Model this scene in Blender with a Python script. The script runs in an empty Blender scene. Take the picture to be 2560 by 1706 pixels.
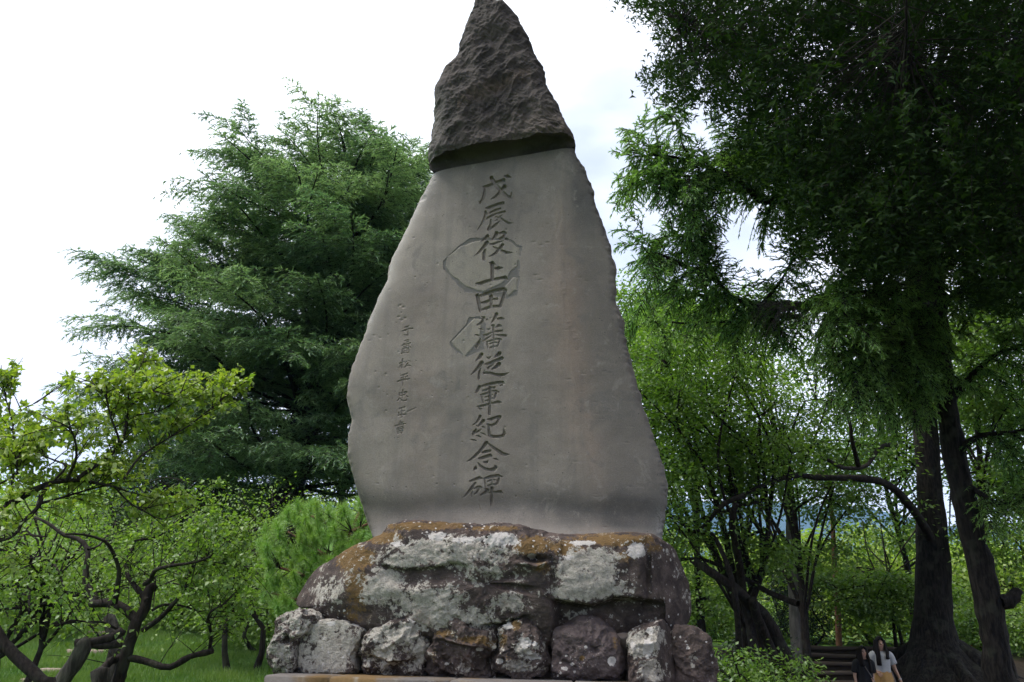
import bpy, math, random
import numpy as np
from mathutils import Matrix, Vector

SC = bpy.context.scene
COL = SC.collection
RAD = math.radians

# ---------------------------------------------------------------- camera
CAM = np.array([0.0, 0.0, 1.5])
FPX, CX, CY = 2062.0, 1280.0, 853.0            # focal length and centre in photograph pixels (2560 wide)
PITCH, ROLL = RAD(19.4), RAD(1.3)
_f = np.array([0, math.cos(PITCH), math.sin(PITCH)])
_u0 = np.array([0, -math.sin(PITCH), math.cos(PITCH)])
_r0 = np.array([1.0, 0, 0])
_r = math.cos(ROLL) * _r0 + math.sin(ROLL) * _u0
_u = math.cos(ROLL) * _u0 - math.sin(ROLL) * _r0
cam_data = bpy.data.cameras.new("camera")
cam_data.sensor_width = 36.0
cam_data.lens = FPX / 2560 * 36.0
cam_data.clip_start, cam_data.clip_end = 0.05, 30000
cam = bpy.data.objects.new("camera", cam_data)
COL.objects.link(cam)
cam.matrix_world = Matrix(((_r[0], _u[0], -_f[0], CAM[0]), (_r[1], _u[1], -_f[1], CAM[1]),
                           (_r[2], _u[2], -_f[2], CAM[2]), (0, 0, 0, 1)))
SC.camera = cam
def nrm(a):
    a = np.asarray(a, float)
    return a / np.maximum(np.linalg.norm(a, axis=-1, keepdims=True), 1e-9)
def ray(x, y):
    x = np.asarray(x, float); y = np.asarray(y, float)
    return ((x - CX) / FPX)[..., None] * _r + ((CY - y) / FPX)[..., None] * _u + _f
# ---------------------------------------------------------------- sky, sun, exposure
SUN_DIR = np.array([-0.46, -0.08, 0.88]); SUN_DIR /= np.linalg.norm(SUN_DIR)
SUN_EL = math.asin(SUN_DIR[2])
world = bpy.data.worlds.new("World"); SC.world = world
world.use_nodes = True
wn, wl = world.node_tree.nodes, world.node_tree.links
wn.clear()
w_out = wn.new("ShaderNodeOutputWorld"); w_bg = wn.new("ShaderNodeBackground")
w_sky = wn.new("ShaderNodeTexSky"); w_sky.sky_type = 'NISHITA'; w_sky.sun_disc = False
w_sky.sun_elevation = SUN_EL; w_sky.sun_rotation = math.atan2(SUN_DIR[0], SUN_DIR[1])
w_sky.altitude = 450; w_sky.air_density = 1.0; w_sky.dust_density = 2.0
w_tc = wn.new("ShaderNodeTexCoord"); w_map = wn.new("ShaderNodeMapping")
w_map.inputs['Scale'].default_value = (1.0, 1.0, 2.2)
w_ns = wn.new("ShaderNodeTexNoise"); w_ns.inputs['Scale'].default_value = 1.7
w_ns.inputs['Detail'].default_value = 5; w_ns.inputs['Roughness'].default_value = 0.55
w_rp = wn.new("ShaderNodeMapRange"); w_rp.inputs[1].default_value = 0.36; w_rp.inputs[2].default_value = 0.56
w_rp.inputs[3].default_value = 0.88; w_rp.inputs[4].default_value = 1.0
w_mx = wn.new("ShaderNodeMix"); w_mx.data_type = 'RGBA'
w_mx.inputs[7].default_value = (11.0, 11.2, 11.5, 1)       # the bright cloud deck
wl.new(w_tc.outputs['Generated'], w_map.inputs[0]); wl.new(w_map.outputs[0], w_ns.inputs['Vector'])
wl.new(w_ns.outputs[0], w_rp.inputs[0]); 
_d0 = ray(1610., 500.); _d0 = _d0 / np.linalg.norm(_d0)
w_dot = wn.new("ShaderNodeVectorMath"); w_dot.operation = 'DOT_PRODUCT'; w_dot.inputs[1].default_value = tuple(_d0)
wl.new(w_tc.outputs['Generated'], w_dot.inputs[0])
w_gap = wn.new("ShaderNodeMapRange"); w_gap.interpolation_type = 'SMOOTHSTEP'
w_gap.inputs[1].default_value = 0.972; w_gap.inputs[2].default_value = 0.998; w_gap.inputs[3].default_value = 0.0; w_gap.inputs[4].default_value = 0.85
w_sub = wn.new("ShaderNodeMath"); w_sub.operation = 'SUBTRACT'; w_sub.use_clamp = True
w_n2 = wn.new("ShaderNodeTexNoise"); w_n2.inputs['Scale'].default_value = 7.0; w_n2.inputs['Detail'].default_value = 4
wl.new(w_map.outputs[0], w_n2.inputs['Vector'])
w_ml = wn.new("ShaderNodeMath"); w_ml.operation = 'MULTIPLY'
wl.new(w_dot.outputs['Value'], w_gap.inputs[0]); wl.new(w_gap.outputs[0], w_ml.inputs[0]); wl.new(w_n2.outputs[0], w_ml.inputs[1])
wl.new(w_rp.outputs[0], w_sub.inputs[0]); wl.new(w_ml.outputs[0], w_sub.inputs[1]); wl.new(w_sub.outputs[0], w_mx.inputs[0])
wl.new(w_sky.outputs[0], w_mx.inputs[6]); wl.new(w_mx.outputs[2], w_bg.inputs[0])
w_bg.inputs[1].default_value = 0.13
wl.new(w_bg.outputs[0], w_out.inputs[0])
sun_data = bpy.data.lights.new("sun", 'SUN'); sun_data.energy = 4.0; sun_data.angle = RAD(22)
sun_data.color = (1.0, 0.96, 0.90)
sun = bpy.data.objects.new("sun", sun_data); COL.objects.link(sun)
sun.rotation_euler = Vector(SUN_DIR).to_track_quat('Z', 'Y').to_euler()
vs = SC.view_settings
vs.view_transform = 'Standard'; vs.look = 'None'; vs.gamma = 1; vs.exposure = 0.35; vs.use_curve_mapping = False
SC.cycles.use_denoising = True
SC.cycles.max_bounces = 8; SC.cycles.diffuse_bounces = 4; SC.cycles.transmission_bounces = 4
SC.cycles.glossy_bounces = 2; SC.cycles.transparent_max_bounces = 4; SC.cycles.volume_bounces = 1

# ---------------------------------------------------------------- helpers
RNG = np.random.default_rng(7)
def at(x, y, D):
    """World point seen at photograph pixel (x, y) that lies D metres ahead (world y = D)."""
    d = ray(x, y); D = np.asarray(D, float)
    return CAM + d * (D / d[..., 1])[..., None]
def pix(p):
    d = np.asarray(p) - CAM
    z = d @ _f
    z = np.where(z < 0.05, 0.05, z)
    return np.stack([CX + FPX * (d @ _r) / z, CY - FPX * (d @ _u) / z], -1)
def sstep(x, a, b):
    t = np.clip((np.asarray(x, float) - a) / (b - a), 0, 1)
    return t * t * (3 - 2 * t)

_perm = np.random.default_rng(3).permutation(4096).astype(np.int64)
_grad = nrm(np.random.default_rng(4).normal(size=(4096, 3)))
def perlin(p, seed=0):
    p = np.asarray(p, float) + seed * 17.31
    i = np.floor(p).astype(np.int64); f = p - i
    u = f * f * f * (f * (f * 6 - 15) + 10)
    out = 0.0
    for dx in (0, 1):
        for dy in (0, 1):
            for dz in (0, 1):
                h = _perm[(_perm[(_perm[(i[..., 0] + dx) & 4095] + i[..., 1] + dy) & 4095] + i[..., 2] + dz) & 4095]
                g = _grad[h]
                w = (u[..., 0] if dx else 1 - u[..., 0]) * (u[..., 1] if dy else 1 - u[..., 1]) * (u[..., 2] if dz else 1 - u[..., 2])
                out = out + w * ((f[..., 0] - dx) * g[..., 0] + (f[..., 1] - dy) * g[..., 1] + (f[..., 2] - dz) * g[..., 2])
    return out * 1.5
def fbm(p, octaves=4, gain=0.5, seed=0):
    p = np.asarray(p, float); a, s, f = 1.0, 0.0, 1.0
    for k in range(octaves):
        s = s + a * perlin(p * f, seed + k); a *= gain; f *= 2.03
    return s
def ridged(p, octaves=3, seed=0):
    p = np.asarray(p, float); a, s, f = 1.0, 0.0, 1.0
    for k in range(octaves):
        s = s + a * (1 - 2 * np.abs(perlin(p * f, seed + k))); a *= 0.5; f *= 2.1
    return s

def make_mesh(name, verts, faces, smooth=False, attr=None):
    """verts (N,3); faces: one (M,k) array or a list of such arrays."""
    me = bpy.data.meshes.new(name)
    fl = [np.asarray(f, np.int32) for f in (faces if isinstance(faces, list) else [faces]) if len(f)]
    verts = np.ascontiguousarray(verts, np.float32)
    me.vertices.add(len(verts)); me.vertices.foreach_set("co", verts.ravel())
    loops = np.concatenate([f.ravel() for f in fl]); sizes = np.concatenate([np.full(len(f), f.shape[1], np.int32) for f in fl])
    me.loops.add(len(loops)); me.loops.foreach_set("vertex_index", loops)
    me.polygons.add(len(sizes))
    me.polygons.foreach_set("loop_start", np.concatenate([[0], np.cumsum(sizes)[:-1]]).astype(np.int32))
    if smooth: me.polygons.foreach_set("use_smooth", np.ones(len(sizes), bool))
    me.update(calc_edges=True)
    if attr is not None:
        a = me.attributes.new("var", 'FLOAT', 'POINT'); a.data.foreach_set("value", np.ascontiguousarray(attr, np.float32))
    return me
def put(name, me, mat=None, parent=None):
    o = bpy.data.objects.new(name, me); COL.objects.link(o)
    if mat is not None and not me.materials: me.materials.append(mat)
    if parent is not None:
        o.parent = parent; o.matrix_parent_inverse = Matrix.Translation(-parent.location)
    return o
def tag(o, label=None, cat=None, group=None, kind=None):
    if label: o['label'] = label
    if cat: o['category'] = cat
    if group: o['group'] = group
    if kind: o['kind'] = kind
    return o
def thing(name, loc, label, cat, group=None):
    o = bpy.data.objects.new(name, None); COL.objects.link(o); o.location = loc; o.empty_display_size = 0.2
    return tag(o, label, cat, group)

class Acc:
    """collects numpy geometry into one mesh"""
    def __init__(s): s.v, s.f, s.a, s.n = [], {}, [], 0
    def add(s, v, f, a=None):
        v = np.asarray(v, float).reshape(-1, 3)
        for ff in (f if isinstance(f, list) else [f]):
            ff = np.asarray(ff, np.int64)
            s.f.setdefault(ff.shape[1], []).append(ff + s.n)
        s.v.append(v); s.a.append(np.zeros(len(v)) if a is None else np.broadcast_to(a, (len(v),)))
        s.n += len(v); return s
    def obj(s, name, mat, parent=None, smooth=False, kind=None):
        me = make_mesh(name, np.concatenate(s.v), [np.concatenate(x) for x in s.f.values()], smooth, np.concatenate(s.a))
        o = put(name, me, mat, parent)
        if kind: o['kind'] = kind
        return o

def resample(pts, step):
    pts = np.asarray(pts, float)
    if len(pts) > 2:                     # Catmull-Rom
        P = np.vstack([2 * pts[0] - pts[1], pts, 2 * pts[-1] - pts[-2]]); out = []
        for i in range(1, len(P) - 2):
            n = max(2, int(np.linalg.norm(P[i + 1][:3] - P[i][:3]) / step))
            t = np.linspace(0, 1, n, endpoint=False)[:, None]
            out.append(0.5 * ((2 * P[i]) + (-P[i - 1] + P[i + 1]) * t + (2 * P[i - 1] - 5 * P[i] + 4 * P[i + 1] - P[i + 2]) * t ** 2 + (-P[i - 1] + 3 * P[i] - 3 * P[i + 1] + P[i + 2]) * t ** 3))
        return np.vstack(out + [pts[-1:]])
    n = max(2, int(np.linalg.norm(pts[1][:3] - pts[0][:3]) / step) + 1)
    return pts[0] + (pts[1] - pts[0]) * np.linspace(0, 1, n)[:, None]
def tube(acc, pts, rad, sides=8, rough=0.0, seed=0, a=0.0):
    """tapered tube with a lumpy bark surface"""
    pts = np.asarray(pts, float); rad = np.broadcast_to(np.asarray(rad, float), (len(pts),))
    t = nrm(np.gradient(pts, axis=0))
    ref = np.array([0.31, 0.87, 0.38]); ref /= np.linalg.norm(ref)
    n1 = nrm(np.cross(t, ref)); n2 = np.cross(t, n1)
    for i in range(1, len(pts)):         # parallel transport
        v = n1[i - 1] - t[i] * (n1[i - 1] @ t[i]); n1[i] = v / max(np.linalg.norm(v), 1e-9); n2[i] = np.cross(t[i], n1[i])
    th = np.linspace(0, 2 * np.pi, sides, endpoint=False)
    ring = n1[:, None] * np.cos(th)[None, :, None] + n2[:, None] * np.sin(th)[None, :, None]
    r = rad[:, None] * np.ones(sides)
    if rough:
        q = pts[:, None] + ring * rad[:, None, None]
        r = r * (1 + rough * (perlin(q / (rad.max() * 1.3), seed) + 0.6 * perlin(q / (rad.max() * 0.45), seed + 5)))
    v = pts[:, None] + ring * r[..., None]
    n = len(pts); i = np.arange(n - 1)[:, None] * sides; j = np.arange(sides)[None]; j2 = (j + 1) % sides
    q = np.stack([i + j, i + j2, i + sides + j2, i + sides + j], -1).reshape(-1, 4)
    tip = np.array([[n * sides, (n - 1) * sides + (k + 1) % sides, (n - 1) * sides + k] for k in range(sides)])[:, ::-1]
    acc.add(np.vstack([v.reshape(-1, 3), pts[-1:] + t[-1:] * rad[-1] * 0.4]), [q, tip], a)

# ---------------------------------------------------------------- material helpers
class NT:
    def __init__(s, name):
        s.m = bpy.data.materials.new(name); s.m.use_nodes = True
        s.n, s.l = s.m.node_tree.nodes, s.m.node_tree.links
        s.n.clear(); s.out = s.n.new("ShaderNodeOutputMaterial")
    def new(s, t, props=None, **inp):
        n = s.n.new(t)
        for k, v in (props or {}).items(): setattr(n, k, v)
        for k, v in inp.items():
            key = int(k[1:]) if k[0] == 'i' and k[1:].isdigit() else k.replace('_', ' ')
            s.set(n.inputs[key], v)
        return n
    def set(s, sock, v):
        if hasattr(v, 'is_output'): s.l.new(v, sock)
        else:
            if isinstance(v, tuple) and len(v) == 3 and sock.type == 'RGBA': v = v + (1,)
            sock.default_value = v
    def coord(s): return s.new("ShaderNodeTexCoord").outputs['Object']
    def scale(s, vec, sc):
        return s.new("ShaderNodeMapping", None, Vector=vec, Scale=sc if isinstance(sc, tuple) else (sc, sc, sc)).outputs[0]
    def noise(s, vec, sc, detail=4, rough=0.5, dist=0.0):
        return s.new("ShaderNodeTexNoise", None, Vector=vec, Scale=float(sc), Detail=float(detail), Roughness=rough, Distortion=dist).outputs[0]
    def voro(s, vec, sc, feature='F1', out='Distance'):
        return s.new("ShaderNodeTexVoronoi", {'feature': feature}, Vector=vec, Scale=float(sc)).outputs[out]
    def ramp(s, v, a, b, lo=0.0, hi=1.0):
        return s.new("ShaderNodeMapRange", {'interpolation_type': 'SMOOTHSTEP'}, i0=v, i1=a, i2=b, i3=lo, i4=hi).outputs[0]
    def mix(s, f, a, b, mode='MIX'):
        return s.new("ShaderNodeMix", {'data_type': 'RGBA', 'blend_type': mode}, i0=f, i6=a, i7=b).outputs[2]
    def math(s, op, a, b=0.0):
        return s.new("ShaderNodeMath", {'operation': op}, i0=a, i1=b).outputs[0]
    def bump(s, h, strength, dist, normal=None):
        n = s.new("ShaderNodeBump", None, Height=h, Strength=strength, Distance=dist)
        if normal is not None: s.l.new(normal, n.inputs['Normal'])
        return n.outputs[0]
    def pbsdf(s, col, rough=0.8, normal=None, spec=0.3):
        p = s.new("ShaderNodeBsdfPrincipled", None, Base_Color=col, Roughness=rough)
        p.inputs['Specular IOR Level'].default_value = spec
        if normal is not None: s.l.new(normal, p.inputs['Normal'])
        s.l.new(p.outputs[0], s.out.inputs[0]); return s.m

def leaf_mat(name, c1, c2, trans=0.4, gloss=0.03, tint=(1.0, 1.15, 0.5)):
    """thin leaf: diffuse + light coming through + a little sheen; hue varies from leaf to leaf"""
    t = NT(name)
    var = t.new("ShaderNodeAttribute", {'attribute_name': 'var'}).outputs['Fac']
    col = t.mix(var, c1, c2)
    d = t.new("ShaderNodeBsdfDiffuse", None, Color=col)
    tc = t.mix(1.0, col, tint, 'MULTIPLY')
    tr = t.new("ShaderNodeBsdfTranslucent", None, Color=tc)
    m1 = t.new("ShaderNodeMixShader", None, i0=trans); t.l.new(d.outputs[0], m1.inputs[1]); t.l.new(tr.outputs[0], m1.inputs[2])
    g = t.new("ShaderNodeBsdfGlossy", None, Color=(0.9, 0.95, 1.0), Roughness=0.5)
    m2 = t.new("ShaderNodeMixShader", None, i0=gloss); t.l.new(m1.outputs[0], m2.inputs[1]); t.l.new(g.outputs[0], m2.inputs[2])
    t.l.new(m2.outputs[0], t.out.inputs[0])
    return t.m
def bark_mat(name, c1, c2, sc=9.0, stretch=0.25, bump=0.5):
    t = NT(name); co = t.coord(); v = t.scale(co, (1, 1, stretch))
    n1 = t.noise(v, sc * 2.2, 6, 0.65, 0.4); n2 = t.noise(co, sc * 0.4, 3)
    c = t.mix(t.ramp(n1, 0.35, 0.7), c1, c2)
    c = t.mix(t.math('MULTIPLY', t.ramp(n2, 0.52, 0.66), 0.3), c, (0.06, 0.066, 0.045))
    return t.pbsdf(c, 0.9, t.bump(n1, bump, 0.02), 0.15)
# ================================================================ terrain, hills, haze
def gz(x, y):
    x = np.asarray(x, float); y = np.asarray(y, float)
    lz = 0.118 * np.clip(y - 7.0, 0, 16) + 0.21 * np.clip(y - 22, 0, 24)
    rz = 1.28 * sstep(y, 17.6, 21.6) * (.5 + .5 * sstep(y, 17.2, 20.4)) + 0.02 * np.clip(y - 21, 0, 30)
    w = sstep(x, -2.5, 2.0)
    z = lz * (1 - w) + rz * w
    z = z + 0.85 * np.exp(-((x - 9.75) ** 2 + (y - 18.6) ** 2) / 3.4)
    z = z * (1 - sstep(y, 60, 220)) - 14 * sstep(y, 70, 260)
    bump = 0.05 * perlin(np.stack([x * .5, y * .5, x * 0], -1), 2) + 0.015 * perlin(np.stack([x * 2.1, y * 2.1, x * 0], -1), 8)
    return z + bump * sstep(np.hypot(x, y - 7), 3, 6) * (1 - sstep(y, 60, 100))

def graded(lim, n, k):
    t = np.linspace(-1, 1, n); return lim * np.sinh(k * t) / math.sinh(k)
gx = graded(4800, 190, 7.6); gy = graded(4800, 220, 7.6) + 14
GX, GY = np.meshgrid(gx, gy)
tv = np.stack([GX, GY, gz(GX, GY)], -1).reshape(-1, 3)
ii = np.arange(len(gy) - 1)[:, None] * len(gx) + np.arange(len(gx) - 1)[None]
tf = np.stack([ii, ii + 1, ii + 1 + len(gx), ii + len(gx)], -1).reshape(-1, 4)
t = NT("ground_mix"); co = t.coord()
sep = t.new("ShaderNodeSeparateXYZ", None, Vector=co)
n1 = t.noise(co, 0.9, 5, 0.6); n2 = t.noise(co, 7, 5, 0.7); n3 = t.noise(co, 0.25, 3)
soil = t.mix(n2, (0.026, 0.020, 0.015), (0.062, 0.048, 0.036))
grs = t.mix(n2, (0.04, 0.10, 0.018), (0.09, 0.17, 0.035))
wx = t.math('ADD', sep.outputs[0], t.math('MULTIPLY', t.math('SUBTRACT', n1, 0.5), 5.0))
wy = t.math('ADD', sep.outputs[1], t.math('MULTIPLY', t.math('SUBTRACT', n1, 0.5), 4.0))
gcol = t.mix(t.math('MULTIPLY', t.ramp(wx, 0.2, 1.8), t.ramp(wy, 20.5, 22.5, 1.0, 0.12)), grs, soil)
gcol = t.mix(t.math('MULTIPLY', t.ramp(n3, 0.60, 0.68), 0.6), gcol, soil)
far = t.ramp(t.new("ShaderNodeVectorMath", {'operation': 'LENGTH'}, i0=co).outputs['Value'], 60, 160)
gcol = t.mix(far, gcol, (0.045, 0.07, 0.03))
GROUND_M = t.pbsdf(gcol, 0.95, t.bump(n2, 0.6, 0.03), 0.1)
ground = put("ground", make_mesh("ground", tv, tf, True), GROUND_M); tag(ground, kind='structure')

# far wooded mountains
mx = np.linspace(-4200, 4200, 240); md = np.linspace(0, 1, 16)
MX, MD = np.meshgrid(mx, md)
rid = 505 + 70 * perlin(np.stack([MX / 900, MX * 0, MX * 0], -1), 1) + 30 * perlin(np.stack([MX / 300, MX * 0 + 3, MX * 0], -1), 2) + 26 * np.cos(MX / 700)
H = rid * np.sin(MD * math.pi / 2 * 1.0) ** 1.15 + 18 * fbm(np.stack([MX / 160, MD * 6, MX * 0], -1), 4) * MD * (1.02 - MD)
mv = np.stack([MX, 2300 + 1100 * MD, H - 20], -1).reshape(-1, 3)
ii = np.arange(15)[:, None] * 240 + np.arange(239)[None]
mf = np.stack([ii, ii + 1, ii + 241, ii + 240], -1).reshape(-1, 4)
t = NT("mountain_forest"); co = t.coord()
mm = t.pbsdf(t.mix(t.noise(co, 0.02, 6, 0.7), (0.025, 0.05, 0.025), (0.06, 0.09, 0.04)), 1.0, None, 0.0)
tag(put("mountains", make_mesh("mountains", mv, mf, True), mm), kind='structure')

# the air
hz = NT("haze_air")
pv = hz.new("ShaderNodeVolumePrincipled", None, Color=(0.28, 0.45, 0.86), Density=0.00017, Anisotropy=0.0)
hz.l.new(pv.outputs[0], hz.out.inputs['Volume'])
b0, b1 = np.array([-5000, -5000, -60.0]), np.array([5000, 5000, 900.0])
hv = np.array([[(b0, b1)[i][0], (b0, b1)[j][1], (b0, b1)[k][2]] for i in (0, 1) for j in (0, 1) for k in (0, 1)])
hf = np.array([[0, 1, 3, 2], [4, 6, 7, 5], [0, 4, 5, 1], [2, 3, 7, 6], [0, 2, 6, 4], [1, 5, 7, 3]])
HAZE = True
if HAZE:
    haze = put("haze", make_mesh("haze", hv, hf), hz.m); tag(haze, kind='stuff')

# ================================================================ monument frame
YAW = RAD(5.0)
MU = np.array([math.cos(YAW), -math.sin(YAW), 0]); MN = np.array([-math.sin(YAW), -math.cos(YAW), 0]); MZ = np.array([0, 0, 1.0])
M0 = np.array([0, 7.0, 0.0])
def onplane(x, y, off=0.0):
    """photograph pixel -> world point on the monument's upright plane moved OFF metres towards the front"""
    d = ray(x, y); p0 = M0 + MN * off
    s = ((p0 - CAM) @ MN) / (d @ MN)
    return CAM + d * s[..., None]
def add_attr(me, name, val):
    a = me.attributes.new(name, 'FLOAT', 'POINT'); a.data.foreach_set("value", np.ascontiguousarray(val, np.float32))
def poly_inside(px, py, poly):
    poly = np.asarray(poly, float); ins = np.zeros(np.shape(px), bool)
    for (x1, y1), (x2, y2) in zip(poly, np.roll(poly, -1, 0)):
        c = ((y1 > py) != (y2 > py)) & (px < (x2 - x1) * (py - y1) / (y2 - y1 + 1e-12) + x1); ins ^= c
    return ins
def seg_field(px, py, strokes):
    """max over strokes of (half width - distance); >0 inside the cut.  strokes: lists of (x, y, half width)"""
    best = np.full(px.shape, -1e9); wid = np.zeros(px.shape)
    for st in strokes:
        for (x1, y1, w1), (x2, y2, w2) in zip(st[:-1], st[1:]):
            dx, dy = x2 - x1, y2 - y1
            u = np.clip(((px - x1) * dx + (py - y1) * dy) / (dx * dx + dy * dy + 1e-9), 0, 1)
            w = w1 + (w2 - w1) * u
            f = w - np.hypot(px - x1 - u * dx, py - y1 - u * dy)
            m = f > best; best[m] = f[m]; wid[m] = w[m]
    return best, wid

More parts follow.
